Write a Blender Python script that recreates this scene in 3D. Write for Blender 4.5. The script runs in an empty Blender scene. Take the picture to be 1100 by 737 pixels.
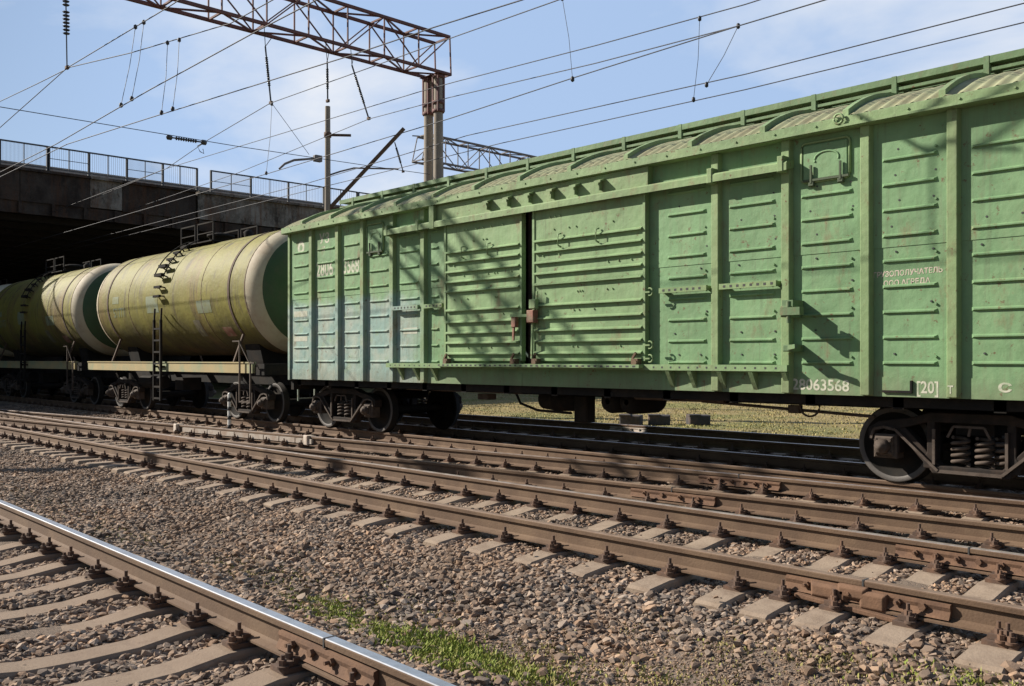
import bpy, math, random
import numpy as np
from mathutils import Vector, Matrix
random.seed(7); rng = np.random.default_rng(11)
scene = bpy.context.scene
COL = scene.collection
R = math.radians

# ------------------------------------------------------------------ view
CT, ST = 0.7247, 0.6891            # the tracks run along X, 43.6 degrees left of the view axis
CZ = 1.43
def ray(px, py, depth):
    lat = (px-550)/1000*depth
    return Vector((-CT*depth + ST*lat, ST*depth + CT*lat, CZ + (386-py)/1000*depth))
def on_y(px, py, Y): return ray(px, py, 1000*Y/(CT*(px+401)))
def on_x(px, py, X): return ray(px, py, 1451*abs(X)/(1602-px))

cd = bpy.data.cameras.new('camera'); cam = bpy.data.objects.new('camera', cd); COL.objects.link(cam)
cam.location = (0, 0, CZ)
cam.rotation_euler = (R(90), 0, math.atan2(CT, ST))
cd.sensor_width = 36; cd.lens = 36*1000/1100; cd.shift_y = 17.5/1100
cd.clip_start = 0.05; cd.clip_end = 4000
scene.camera = cam

# ------------------------------------------------------------------ light
SUN = Vector((1.7, 1.0, -1.22)).normalized()
EL = math.asin(-SUN.z)
ld = bpy.data.lights.new('sun', 'SUN'); ld.energy = 5.0; ld.angle = R(0.5); ld.color = (1.0, 0.93, 0.82)
sun = bpy.data.objects.new('sun', ld); COL.objects.link(sun)
sun.rotation_euler = SUN.to_track_quat('-Z', 'Y').to_euler()
w = bpy.data.worlds.new('World'); scene.world = w; w.use_nodes = True
nt = w.node_tree; N = nt.nodes; L = nt.links
bg = N['Background']; bg.inputs['Strength'].default_value = 0.052
sky = N.new('ShaderNodeTexSky'); sky.sky_type = 'NISHITA'; sky.sun_disc = False
sky.sun_elevation = EL; sky.sun_rotation = math.atan2(-SUN.x, -SUN.y)
sky.air_density = 1.0; sky.dust_density = 0.6; sky.ozone_density = 1.5
tc = N.new('ShaderNodeTexCoord'); sp = N.new('ShaderNodeSeparateXYZ'); L.new(tc.outputs['Generated'], sp.inputs[0])
def M(op, a, b=None, c=None):
    n = N.new('ShaderNodeMath'); n.operation = op
    for i, v in enumerate((a, b, c)):
        if v is None: continue
        if isinstance(v, (int, float)): n.inputs[i].default_value = v
        else: L.new(v, n.inputs[i])
    return n.outputs[0]
zz = M('ADD', M('MAXIMUM', sp.outputs[2], 0.0), 0.16)
cmb = N.new('ShaderNodeCombineXYZ')
L.new(M('DIVIDE', sp.outputs[0], zz), cmb.inputs[0]); L.new(M('DIVIDE', sp.outputs[1], zz), cmb.inputs[1])
n1 = N.new('ShaderNodeTexNoise'); n1.inputs['Scale'].default_value = 1.0; n1.inputs['Detail'].default_value = 9; n1.inputs['Roughness'].default_value = 0.54; n1.inputs['Distortion'].default_value = 0.25
mp = N.new('ShaderNodeMapping'); mp.inputs['Location'].default_value = (3.1, 0.4, 0.0); mp.inputs['Rotation'].default_value = (0, 0, 0.5); mp.inputs['Scale'].default_value = (0.85, 1.05, 1)
L.new(cmb.outputs[0], mp.inputs[0]); L.new(mp.outputs[0], n1.inputs['Vector'])
cr = N.new('ShaderNodeValToRGB'); cr.color_ramp.elements[0].position = 0.585; cr.color_ramp.elements[1].position = 0.80
dv = N.new('ShaderNodeVectorMath'); dv.operation = 'DOT_PRODUCT'; L.new(tc.outputs['Generated'], dv.inputs[0]); dv.inputs[1].default_value = Vector((-.837, .507, .19)).normalized()
def SS(v, a, b):
    n = N.new('ShaderNodeMapRange'); n.interpolation_type = 'SMOOTHSTEP'; n.inputs[1].default_value = a; n.inputs[2].default_value = b; L.new(v, n.inputs[0]); return n.outputs[0]
dv2 = N.new('ShaderNodeVectorMath'); dv2.operation = 'DOT_PRODUCT'; L.new(tc.outputs['Generated'], dv2.inputs[0]); dv2.inputs[1].default_value = Vector((-.45, .94, .36)).normalized()
L.new(M('ADD', M('ADD', n1.outputs['Fac'], M('MULTIPLY', SS(dv2.outputs['Value'], 0.95, 0.995), 0.17)), M('MULTIPLY', SS(dv.outputs["Value"], 0.955, 0.992), 0.145)), cr.inputs[0])
veil = M('MULTIPLY', SS(sp.outputs[1], 0.02, 0.42), 0.78)      # thin high cloud veil over the far half of the sky
mv = N.new('ShaderNodeMix'); mv.data_type = 'RGBA'; L.new(veil, mv.inputs[0]); L.new(sky.outputs[0], mv.inputs[6]); mv.inputs[7].default_value = (5.5, 7.5, 11.0, 1)
mx = N.new('ShaderNodeMix'); mx.data_type = 'RGBA'
L.new(M('MULTIPLY', cr.outputs[0], 0.9), mx.inputs[0]); L.new(mv.outputs[2], mx.inputs[6]); mx.inputs[7].default_value = (10.2, 10.4, 10.8, 1)
L.new(mx.outputs[2], bg.inputs['Color'])
scene.view_settings.view_transform = 'Standard'; scene.view_settings.look = 'None'
scene.view_settings.gamma = 1; scene.view_settings.exposure = 0.76
scene.view_settings.use_curve_mapping = False

# ------------------------------------------------------------------ materials
class NT:
    def __init__(s, name):
        s.m = bpy.data.materials.new(name); s.m.use_nodes = True
        s.t = s.m.node_tree; s.b = s.t.nodes['Principled BSDF']
        s.geo = s.t.nodes.new('ShaderNodeNewGeometry')
    def link(s, a, b): s.t.links.new(a, b)
    def math(s, op, a, b=None, clamp=False):
        n = s.t.nodes.new('ShaderNodeMath'); n.operation = op; n.use_clamp = clamp
        for i, v in enumerate((a, b)):
            if v is None: continue
            if isinstance(v, (int, float)): n.inputs[i].default_value = v
            else: s.link(v, n.inputs[i])
        return n.outputs[0]
    def noise(s, scale, detail=6, rough=0.6, stretch=(1, 1, 1), off=(0, 0, 0), dist=0.0):
        mp = s.t.nodes.new('ShaderNodeMapping'); mp.inputs['Scale'].default_value = stretch; mp.inputs['Location'].default_value = off
        s.link(s.geo.outputs['Position'], mp.inputs[0])
        n = s.t.nodes.new('ShaderNodeTexNoise'); n.inputs['Scale'].default_value = scale; n.inputs['Detail'].default_value = detail
        n.inputs['Roughness'].default_value = rough; n.inputs['Distortion'].default_value = dist
        s.link(mp.outputs[0], n.inputs['Vector']); return n.outputs['Fac']
    def ramp(s, fac, a, b, smooth=True):
        n = s.t.nodes.new('ShaderNodeMapRange'); n.interpolation_type = 'SMOOTHSTEP' if smooth else 'LINEAR'
        n.inputs[1].default_value = a; n.inputs[2].default_value = b
        s.link(fac, n.inputs[0]); return n.outputs[0]
    def mix(s, fac, a, b):
        n = s.t.nodes.new('ShaderNodeMix'); n.data_type = 'RGBA'
        for i, v in ((0, fac), (6, a), (7, b)):
            if isinstance(v, (int, float)): n.inputs[i].default_value = v
            elif isinstance(v, tuple): n.inputs[i].default_value = (*v, 1) if len(v) == 3 else v
            else: s.link(v, n.inputs[i])
        return n.outputs[2]
    def xyz(s):
        n = s.t.nodes.new('ShaderNodeSeparateXYZ'); s.link(s.geo.outputs['Position'], n.inputs[0]); return n.outputs
    def done(s, col, rough=0.7, metal=0.0, bump=None, bstr=0.3, bdist=0.01, spec=None):
        if isinstance(col, tuple): s.b.inputs['Base Color'].default_value = (*col, 1)
        else: s.link(col, s.b.inputs['Base Color'])
        if isinstance(rough, (int, float)): s.b.inputs['Roughness'].default_value = rough
        else: s.link(rough, s.b.inputs['Roughness'])
        if isinstance(metal, (int, float)): s.b.inputs['Metallic'].default_value = metal
        else: s.link(metal, s.b.inputs['Metallic'])
        if spec is not None: s.b.inputs['Specular IOR Level'].default_value = spec
        if bump is not None:
            n = s.t.nodes.new('ShaderNodeBump'); n.inputs['Strength'].default_value = bstr; n.inputs['Distance'].default_value = bdist
            s.link(bump, n.inputs['Height']); s.link(n.outputs[0], s.b.inputs['Normal'])
        return s.m
def simple(name, c, var=0.25, scale=6, rough=0.75, metal=0.0, dirt=None, damt=0.5, dscale=3, bstr=0.3, bscale=60, spec=None):
    s = NT(name)
    col = s.mix(s.noise(scale), tuple(v*(1-var) for v in c), tuple(min(1, v*(1+var)) for v in c))
    if dirt: col = s.mix(s.math('MULTIPLY', s.ramp(s.noise(dscale, 8, 0.65, off=(5, 3, 1)), 0.42, 0.68), damt), col, dirt)
    return s.done(col, rough, metal, s.noise(bscale, 4), bstr, 0.006, spec)

def wagon_paint(name, c, blue=False, dark_tint=False):
    s = NT(name); X, Y, Z = s.xyz()
    col = s.mix(s.ramp(s.noise(0.9, 7, 0.65), .3, .7), tuple(v*0.82 for v in c), tuple(min(1, v*1.16) for v in c))
    col = s.mix(s.math('MULTIPLY', s.ramp(s.noise(1.6, 8, 0.7, (2.2, 1, 0.28), (3, 1, 2)), 0.45, 0.75), 0.30), col, (c[0]*1.35+0.03, c[1]*1.05+0.02, c[2]*1.1+0.02) if not dark_tint else (c[0]*1.3, c[1]*1.2, c[2]*1.5))
    if blue:
        f = s.math('MULTIPLY', s.ramp(s.math('ADD', X, s.math('MULTIPLY', s.noise(1.4), 1.0)), -11.9, -12.9),
                   s.ramp(s.math('ADD', Z, s.math('MULTIPLY', s.noise(2.5), 0.5)), 2.95, 2.68))
        pale = s.mix(s.ramp(s.noise(2.2, 6, 0.6, off=(8, 0, 0)), 0.4, 0.65), (0.215, 0.315, 0.300), (0.325, 0.365, 0.325))
        pale = s.mix(s.math('MULTIPLY', s.ramp(s.noise(3.0, 5, 0.6, off=(1, 7, 4)), 0.56, 0.68), 0.6), pale, (0.25, 0.33, 0.22))
        col = s.mix(s.math('MULTIPLY', f, 0.85), col, pale)
    # grey dirt streaks running down, rust freckles
    col = s.mix(s.math('MULTIPLY', s.ramp(s.noise(5.0, 7, 0.7, (3.0, 1, 0.12), (1, 0, 9)), 0.50, 0.74), 0.5), col, (0.105, 0.105, 0.065))
    col = s.mix(s.math('MULTIPLY', s.ramp(s.noise(11, 6, 0.7, off=(4, 4, 0)), 0.60, 0.69), 0.85), col, (0.115, 0.052, 0.028))
    col = s.mix(s.math('MULTIPLY', s.ramp(s.noise(2.3, 8, 0.75, (1.5, 1, 0.6), (0, 9, 3)), 0.54, 0.72), 0.7), col, (0.175, 0.115, 0.062))
    col = s.mix(s.math('MULTIPLY', s.ramp(s.noise(1.0, 9, 0.8, (0.6, 1, 1.6), (6, 1, 8)), 0.52, 0.66), 0.35), col, (c[0]*.72, c[1]*.82, c[2]*.85))
    col = s.mix(s.math('MULTIPLY', s.ramp(s.math('ADD', Z, s.math('MULTIPLY', s.noise(4, 7, 0.7, (2, 1, .4)), 0.9)), 1.85, 1.45), 0.38), col, (0.16, 0.13, 0.085))
    if dark_tint:
        col = s.mix(s.math('MULTIPLY', s.ramp(s.math('ADD', Z, s.math('MULTIPLY', s.noise(1.2, 6), 1.6)), 3.5, 2.3), 0.85), col, (0.045, 0.036, 0.024))  # lower half darkened: spill grime, with underside shade put into the colour
        col = s.mix(s.math('MULTIPLY', s.ramp(s.noise(1.1, 7, 0.65, (1, 1, 0.3), (7, 2, 5)), 0.50, 0.68), 0.55), col, (0.155, 0.085, 0.04))
        col = s.mix(s.math('MULTIPLY', s.ramp(s.noise(2.2, 8, 0.7, (1.6, 1, 0.16), (2, 2, 5)), 0.51, 0.66), 0.75), col, (0.065, 0.050, 0.026))
    return s.done(col, 0.66, 0, s.math('ADD', s.noise(9, 6), s.math('MULTIPLY', s.noise(1.7, 3), 4.0)), 0.30, 0.022, 0.28)

GREEN = (0.150, 0.262, 0.128)
MAT = {}
MAT['car_green'] = wagon_paint('car_green', GREEN, blue=True)
MAT['car_post'] = wagon_paint('car_post', (0.188, 0.272, 0.125), blue=True)
MAT['door_green'] = wagon_paint('door_green', (0.185, 0.285, 0.135))
MAT['roof_green'] = wagon_paint('roof_green', (0.19, 0.275, 0.13))
MAT['walk_dark'] = simple('walk_dark', (0.055, 0.075, 0.04), 0.3, 6, 0.8)
MAT['walk_green'] = wagon_paint('walk_green', (0.115, 0.185, 0.09))
MAT['roof_sheet'] = simple('roof_sheet', (0.265, 0.275, 0.150), 0.3, 3, 0.8, dirt=(0.22, 0.175, 0.10), damt=0.7)
MAT['tank'] = wagon_paint('tank', (0.172, 0.156, 0.030), dark_tint=True)
MAT['tank_green'] = simple('tank_green', (0.026, 0.060, 0.020), 0.3, 3, 0.65, dirt=(0.05, 0.06, 0.03), damt=0.6)
MAT['tank_white'] = simple('tank_white', (0.40, 0.350, 0.245), 0.15, 2.5, 0.7, dirt=(0.30, 0.22, 0.14), damt=0.8, dscale=1.6)
MAT['beam_yellow'] = simple('beam_yellow', (0.33, 0.255, 0.12), 0.3, 1.2, 0.75, dirt=(0.20, 0.24, 0.14), damt=0.9, dscale=1.5)
MAT['black_iron'] = simple('black_iron', (0.014, 0.013, 0.012), 0.35, 5, 0.85, dirt=(0.032, 0.024, 0.018), damt=0.7, spec=0.15)
MAT['bogie_iron'] = simple('bogie_iron', (0.022, 0.018, 0.016), 0.4, 6, 0.85, dirt=(0.055, 0.036, 0.026), damt=0.6, dscale=5, spec=0.2)
MAT['bogie_light'] = simple('bogie_light', (0.088, 0.068, 0.055), 0.35, 8, 0.8, dirt=(0.042, 0.029, 0.022), damt=0.8, dscale=7, spec=0.25)
MAT['wheel_rim'] = simple('wheel_rim', (0.085, 0.075, 0.068), 0.3, 10, 0.65, 0.2)
MAT['rust_rail'] = simple('rust_rail', (0.105, 0.062, 0.036), 0.3, 7, 0.85, dirt=(0.165, 0.105, 0.062), damt=0.7, dscale=2.2, bstr=0.5)
MAT['rust_bright'] = simple('rust_bright', (0.145, 0.078, 0.044), 0.45, 9, 0.9, dirt=(0.085, 0.045, 0.028), damt=0.8, dscale=6, bstr=0.5)
MAT['rail_polish'] = simple('rail_polish', (0.60, 0.61, 0.63), 0.12, 20, 0.40, 0.9, dirt=(0.34, 0.30, 0.27), damt=0.35, dscale=8, bstr=0.05)
MAT['rail_semi'] = simple('rail_semi', (0.46, 0.39, 0.35), 0.2, 12, 0.46, 0.65, dirt=(0.24, 0.15, 0.10), damt=0.7, dscale=5, bstr=0.15)
MAT['rail_dull'] = simple('rail_dull', (0.225, 0.155, 0.11), 0.25, 10, 0.6, 0.25, dirt=(0.16, 0.10, 0.065), damt=0.6, dscale=5, bstr=0.3)
MAT['strap_rust'] = simple('strap_rust', (0.075, 0.045, 0.028), 0.3, 7, 0.85)
MAT['fastener'] = simple('fastener', (0.085, 0.052, 0.036), 0.45, 14, 0.85, dirt=(0.17, 0.085, 0.045), damt=0.6, dscale=9)
MAT['pale_tone'] = simple('pale_tone', (0.36, 0.31, 0.26), 0.25, 5, 0.8, dirt=(0.25, 0.17, 0.12), damt=0.8, dscale=4)
MAT['truss'] = simple('truss', (0.105, 0.050, 0.048), 0.35, 4, 0.8, dirt=(0.20, 0.075, 0.055), damt=0.6)
MAT['truss_grey'] = simple('truss_grey', (0.16, 0.15, 0.15), 0.3, 4, 0.8, dirt=(0.14, 0.08, 0.06), damt=0.5)
MAT['pole_concrete'] = simple('pole_concrete', (0.26, 0.222, 0.178), 0.2, 2.5, 0.9, dirt=(0.17, 0.155, 0.14), damt=0.6, dscale=2)
MAT['wire'] = simple('wire', (0.035, 0.035, 0.04), 0.2, 5, 0.6, 0.3)
MAT['insulator'] = simple('insulator', (0.03, 0.032, 0.036), 0.2, 20, 0.25)
def stained(name, base, pale, rust):
    q = NT(name)
    c_ = q.mix(q.ramp(q.noise(0.9, 8, 0.7, off=(2, 0, 5)), .35, .65), base, pale)
    c_ = q.mix(q.math('MULTIPLY', q.ramp(q.noise(1.5, 8, 0.7, (1, 1.6, .18), (1, 4, 2)), .46, .66), .75), c_, rust)
    c_ = q.mix(q.math('MULTIPLY', q.ramp(q.noise(3.5, 8, 0.75, (1, 1, .5), (9, 4, 2)), .52, .64), .7), c_, (0.022, 0.018, 0.016))
    return q.done(c_, 0.95, 0, q.noise(6, 7, .7), 0.8, 0.05, 0.1)
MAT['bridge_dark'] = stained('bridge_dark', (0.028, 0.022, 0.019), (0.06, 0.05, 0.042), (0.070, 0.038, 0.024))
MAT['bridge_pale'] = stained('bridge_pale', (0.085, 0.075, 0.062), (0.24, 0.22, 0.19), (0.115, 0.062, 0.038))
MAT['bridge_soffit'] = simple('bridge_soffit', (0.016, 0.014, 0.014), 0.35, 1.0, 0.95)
MAT['bridge_conc'] = simple('bridge_conc', (0.20, 0.185, 0.165), 0.35, 1.0, 0.9, dirt=(0.055, 0.045, 0.04), damt=0.9, dscale=0.7)
MAT['railing'] = simple('railing', (0.07, 0.072, 0.075), 0.2, 4, 0.7)
MAT['letter'] = simple('letter', (0.47, 0.46, 0.36), 0.25, 9, 0.7, dirt=(0.22, 0.29, 0.17), damt=0.75, dscale=12)
MAT['letter_pink'] = simple('letter_pink', (0.52, 0.43, 0.36), 0.2, 9, 0.7, dirt=(0.28, 0.33, 0.2), damt=0.8, dscale=16)
MAT['letter_faded'] = simple('letter_faded', (0.40, 0.41, 0.34), 0.2, 9, 0.7, dirt=(0.3, 0.3, 0.2), damt=0.9, dscale=8)
MAT['stencil_blue'] = simple('stencil_blue', (0.165, 0.19, 0.12), 0.2, 5, 0.7, dirt=(0.145, 0.145, 0.04), damt=1.0, dscale=4)
MAT['stain_red'] = simple('stain_red', (0.22, 0.09, 0.06), 0.3, 7, 0.7, dirt=(0.28, 0.24, 0.15), damt=0.8, dscale=6)
MAT['pale_white'] = simple('pale_white', (0.52, 0.45, 0.38), 0.2, 8, 0.85, dirt=(0.3, 0.2, 0.14), damt=0.6, dscale=9)
MAT['stain_brown'] = simple('stain_brown', (0.11, 0.095, 0.06), 0.3, 7, 0.7, dirt=(0.2, 0.19, 0.09), damt=0.9, dscale=6)
MAT['stripe_white'] = simple('stripe_white', (0.70, 0.68, 0.64), 0.1, 8, 0.8)
MAT['stripe_black'] = simple('stripe_black', (0.04, 0.04, 0.04), 0.2, 8, 0.8)
MAT['dark_block'] = simple('dark_block', (0.045, 0.042, 0.042), 0.4, 5, 0.9, dirt=(0.14, 0.09, 0.07), damt=0.6, dscale=4)

s = NT('sleeper_concrete')
c = s.mix(s.noise(2.2, 7, 0.65), (0.155, 0.108, 0.076), (0.30, 0.228, 0.168))
c = s.mix(s.math('MULTIPLY', s.ramp(s.noise(7, 7, 0.7, off=(3, 0, 0)), 0.5, 0.7), 0.5), c, (0.16, 0.11, 0.08))
MAT['sleeper'] = s.done(c, 0.92, 0, s.noise(45, 6, 0.7), 0.5, 0.008, 0.2)

s = NT('stone')
at = s.t.nodes.new('ShaderNodeAttribute'); at.attribute_type = 'INSTANCER'; at.attribute_name = 'tone'
at2 = s.t.nodes.new('ShaderNodeAttribute'); at2.attribute_type = 'INSTANCER'; at2.attribute_name = 'hue'
c = s.mix(at.outputs['Fac'], (0.080, 0.064, 0.053), (0.40, 0.32, 0.255))
c2 = s.mix(at.outputs['Fac'], (0.11, 0.062, 0.039), (0.43, 0.275, 0.17))
c = s.mix(at2.outputs['Fac'], c, c2)
c = s.mix(s.math('MULTIPLY', s.ramp(s.noise(0.7, 5), 0.42, 0.66), 0.5), c, (0.175, 0.122, 0.085))
MAT['stone'] = s.done(c, 0.88, 0, s.noise(70, 4), 0.5, 0.006, 0.25)

s = NT('ground')
X, Y, Z = s.xyz()
dirt = s.mix(s.noise(3.5, 9, 0.7), (0.12, 0.090, 0.070), (0.29, 0.22, 0.168))
dirt = s.mix(s.math('MULTIPLY', s.ramp(s.noise(60, 4, 0.7), 0.45, 0.65), 0.5), dirt, (0.30, 0.24, 0.19))
grass = s.mix(s.noise(0.55, 9, 0.7, (0.5, 1.3, 1)), (0.19, 0.145, 0.06), (0.35, 0.27, 0.135))
grass = s.mix(s.math('MULTIPLY', s.ramp(s.noise(0.22, 6, 0.6, off=(3, 8, 0)), 0.45, 0.62), 0.6), grass, (0.13, 0.155, 0.05))
dark_tint = s.mix(s.ramp(s.noise(2.0, 6), 0.35, 0.65), (0.03, 0.026, 0.024), (0.10, 0.08, 0.065))
f = s.math('MULTIPLY', s.ramp(Y, 10.2, 11.0), s.ramp(Y, 17.4, 16.9))  # strip under and behind the train takes a darker ground colour
dirt = s.mix(s.math('MULTIPLY', f, 0.75), dirt, dark_tint)
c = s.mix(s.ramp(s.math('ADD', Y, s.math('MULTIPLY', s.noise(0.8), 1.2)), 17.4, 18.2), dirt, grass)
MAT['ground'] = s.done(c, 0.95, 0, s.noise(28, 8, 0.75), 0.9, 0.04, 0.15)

s = NT('grass_blade')
at = s.t.nodes.new('ShaderNodeAttribute'); at.attribute_name = 'tone'
c = s.mix(at.outputs['Fac'], (0.20, 0.25, 0.04), (0.34, 0.27, 0.12))
s.b.inputs['Subsurface Weight'].default_value = 0.0
MAT['grass_blade'] = s.done(c, 0.7, 0, None, spec=0.25)

# ------------------------------------------------------------------ mesh helpers
class MB:
    def __init__(s): s.v = []; s.f = []; s.m = []; s.sm = []
    def add(s, vs, fs, mi=0, smooth=False):
        o = len(s.v); s.v += [tuple(v) for v in vs]
        for f in fs: s.f.append([i+o for i in f]); s.m.append(mi); s.sm.append(smooth)
        return s
    def box(s, x0, x1, y0, y1, z0, z1, mi=0):
        if x0 > x1: x0, x1 = x1, x0
        if y0 > y1: y0, y1 = y1, y0
        if z0 > z1: z0, z1 = z1, z0
        vs = [(x0,y0,z0),(x1,y0,z0),(x1,y1,z0),(x0,y1,z0),(x0,y0,z1),(x1,y0,z1),(x1,y1,z1),(x0,y1,z1)]
        return s.add(vs, [(0,3,2,1),(4,5,6,7),(0,1,5,4),(1,2,6,5),(2,3,7,6),(3,0,4,7)], mi)
    def bbox(s, x0, x1, y0, y1, z0, z1, b=0.01, mi=0):      # box with chamfered edges seen from -y
        y1, y0 = max(y0, y1), min(y0, y1)
        vs = []
        for (y, i) in ((y0, b), (y0+b, 0), (y1, 0)):
            vs += [(x0+i,y,z0+i),(x1-i,y,z0+i),(x1-i,y,z1-i),(x0+i,y,z1-i)]
        fs = [(0,1,2,3)]
        for k in (0, 4):
            for i in range(4):
                j = (i+1) % 4; fs.append((k+j, k+i, k+4+i, k+4+j))
        fs.append((11,10,9,8))
        return s.add(vs, fs, mi)
    def bar(s, p, q, w_, h_, mi=0, up=(0, 0, 1)):
        p = Vector(p); q = Vector(q); d = (q-p).normalized(); up = Vector(up)
        if abs(d.dot(up)) > 0.95: up = Vector((1, 0, 0))
        a = d.cross(up).normalized()*(w_/2); b = a.cross(d).normalized()*(h_/2)
        vs = [p-a-b, p+a-b, p+a+b, p-a+b, q-a-b, q+a-b, q+a+b, q-a+b]
        return s.add(vs, [(0,3,2,1),(4,5,6,7),(0,1,5,4),(1,2,6,5),(2,3,7,6),(3,0,4,7)], mi)
    def tube(s, pts, r, n=8, mi=0, cap=True, smooth=True):
        pts = [Vector(p) for p in pts]; rs = r if isinstance(r, (list, tuple)) else [r]*len(pts)
        rings = []; up = None
        for i, p in enumerate(pts):
            d = (pts[min(i+1, len(pts)-1)] - pts[max(i-1, 0)]).normalized()
            if up is None or abs(d.dot(up)) > 0.98: up = Vector((0, 0, 1)) if abs(d.z) < 0.9 else Vector((1, 0, 0))
            a = d.cross(up).normalized(); b = d.cross(a)
            rings.append([p + (a*math.cos(t*2*math.pi/n) + b*math.sin(t*2*math.pi/n))*rs[i] for t in range(n)])
        vs = [v for g in rings for v in g]; fs = []
        for k in range(len(pts)-1):
            for i in range(n):
                j = (i+1) % n; fs.append((k*n+i, k*n+j, (k+1)*n+j, (k+1)*n+i))
        s.add(vs, fs, mi, smooth)
        if cap: s.add(rings[0], [tuple(range(n))[::-1]], mi); s.add(rings[-1], [tuple(range(n))], mi)
        return s
    def lathe(s, prof, axis, origin, n=24, mi=0, smooth=True, mis=None):   # prof: (a along axis, r)
        o = Vector(origin); ax = Vector(axis).normalized()
        u = Vector((0, 0, 1)) if abs(ax.z) < 0.9 else Vector((1, 0, 0)); v = ax.cross(u).normalized(); u = v.cross(ax).normalized()
        vs = [o + ax*a + (u*math.cos(t*2*math.pi/n) + v*math.sin(t*2*math.pi/n))*max(r, 1e-4) for a, r in prof for t in range(n)]
        for k in range(len(prof)-1):
            fs = []
            for i in range(n):
                j = (i+1) % n; fs.append((k*n+i, k*n+j, (k+1)*n+j, (k+1)*n+i))
            if k == 0: base = len(s.v); s.v += [tuple(q) for q in vs]
            for f in fs:
                s.f.append([i+base for i in f]); s.m.append(mis[k] if mis else mi); s.sm.append(smooth)
        return s
    def prism(s, poly, y0, y1, mi=0):          # polygon in (x,z) extruded along y
        n = len(poly)
        vs = [(x, y0, z) for x, z in poly] + [(x, y1, z) for x, z in poly]
        fs = [tuple(range(n)), tuple(range(2*n-1, n-1, -1))] + [((i+1) % n, i, n+i, n+(i+1) % n) for i in range(n)]
        return s.add(vs, fs, mi)
    def prism_x(s, poly, x0, x1, mi=0):        # polygon in (y,z) extruded along x
        n = len(poly)
        vs = [(x0, y, z) for y, z in poly] + [(x1, y, z) for y, z in poly]
        fs = [tuple(range(n)), tuple(range(2*n-1, n-1, -1))] + [((i+1) % n, i, n+i, n+(i+1) % n) for i in range(n)]
        return s.add(vs, fs, mi)
    def build(s, name, mats, parent=None, org=(0, 0, 0), bevel=0):
        me = bpy.data.meshes.new(name); o = Vector(org)
        me.from_pydata([tuple(Vector(v)-o) for v in s.v], [], s.f)
        for m in (mats if isinstance(mats, (list, tuple)) else [mats]): me.materials.append(MAT[m] if isinstance(m, str) else m)
        me.polygons.foreach_set('material_index', s.m); me.polygons.foreach_set('use_smooth', s.sm)
        bm = __import__('bmesh').new(); bm.from_mesh(me); __import__('bmesh').ops.recalc_face_normals(bm, faces=bm.faces); bm.to_mesh(me); bm.free()
        me.update()
        ob = bpy.data.objects.new(name, me); COL.objects.link(ob)
        if parent is not None: ob.parent = parent
        if bevel:
            b = ob.modifiers.new('bevel', 'BEVEL'); b.width = bevel; b.segments = 2; b.limit_method = 'ANGLE'; b.angle_limit = R(40)
        return ob
def tag(o, label=None, cat=None, group=None, kind=None):
    if label: o['label'] = label
    if cat: o['category'] = cat
    if group: o['group'] = group
    if kind: o['kind'] = kind
    return o
def thing(name, loc, label, cat, group=None):
    o = bpy.data.objects.new(name, None); o.location = loc; o.empty_display_size = 0.2; COL.objects.link(o)
    return tag(o, label, cat, group)
def copy_tree(o, parent=None, loc=None):
    c = o.copy(); COL.objects.link(c)
    if parent is not None: c.parent = parent
    if loc is not None: c.location = loc
    for ch in list(o.children): copy_tree(ch, c)
    return c
def lettering(text, size, x, y, z, parent, org, mat='letter', sx=1.0, name='lettering', align='LEFT', slope=0.0):
    cu = bpy.data.curves.new('lettering', 'FONT'); cu.body = text; cu.size = size; cu.extrude = 0.0006; cu.align_x = align; cu.resolution_u = 3; cu.offset = size*.018
    t = bpy.data.objects.new('lettering_source', cu); COL.objects.link(t)
    bpy.context.view_layer.update()
    me = bpy.data.meshes.new_from_object(t.evaluated_get(bpy.context.evaluated_depsgraph_get()))
    bpy.data.objects.remove(t); bpy.data.curves.remove(cu)
    for v in me.vertices:
        a, b, c = v.co
        v.co = (a*sx + x - org[0], -c + y - org[1], b + z - org[2] + slope*a)
    me.materials.clear(); me.materials.append(MAT[mat])
    o = bpy.data.objects.new(name, me); COL.objects.link(o); o.parent = parent
    return o

# ------------------------------------------------------------------ track geometry
def lerp(a, b, t): return a+(b-a)*t
def interp(pts, x):
    if x <= pts[0][0]: return pts[0][1]
    for (x0, y0), (x1, y1) in zip(pts, pts[1:]):
        if x <= x1: return lerp(y0, y1, (x-x0)/(x1-x0))
    return pts[-1][1]
def smooth_pts(pts, step=1.5):
    xs = np.arange(pts[0][0], pts[-1][0]+1e-6, step)
    ys = np.array([interp(pts, x) for x in xs])
    k = np.ones(5)/5; yp = np.pad(ys, 2, mode='reflect', reflect_type='odd'); ys = np.convolve(yp, k, 'valid')
    return list(zip(xs, ys))
A_PTS = [(-60, 3.5), (-9.0, 2.71), (-4.0, 2.62), (6, 2.45)]
D_PTS = smooth_pts([(-33, 5.86), (-29.2, 6.1), (-24.1, 6.86), (-17.5, 7.41), (-14.66, 7.68), (-9.5, 8.27), (-3.7, 8.66), (0, 8.85), (6, 9.05)])
E_PTS = [(x, y+1.585) for x, y in D_PTS]
B_Y, C_Y, F_Y, G_Y = 5.83, 7.41, 10.77, 12.36

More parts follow.
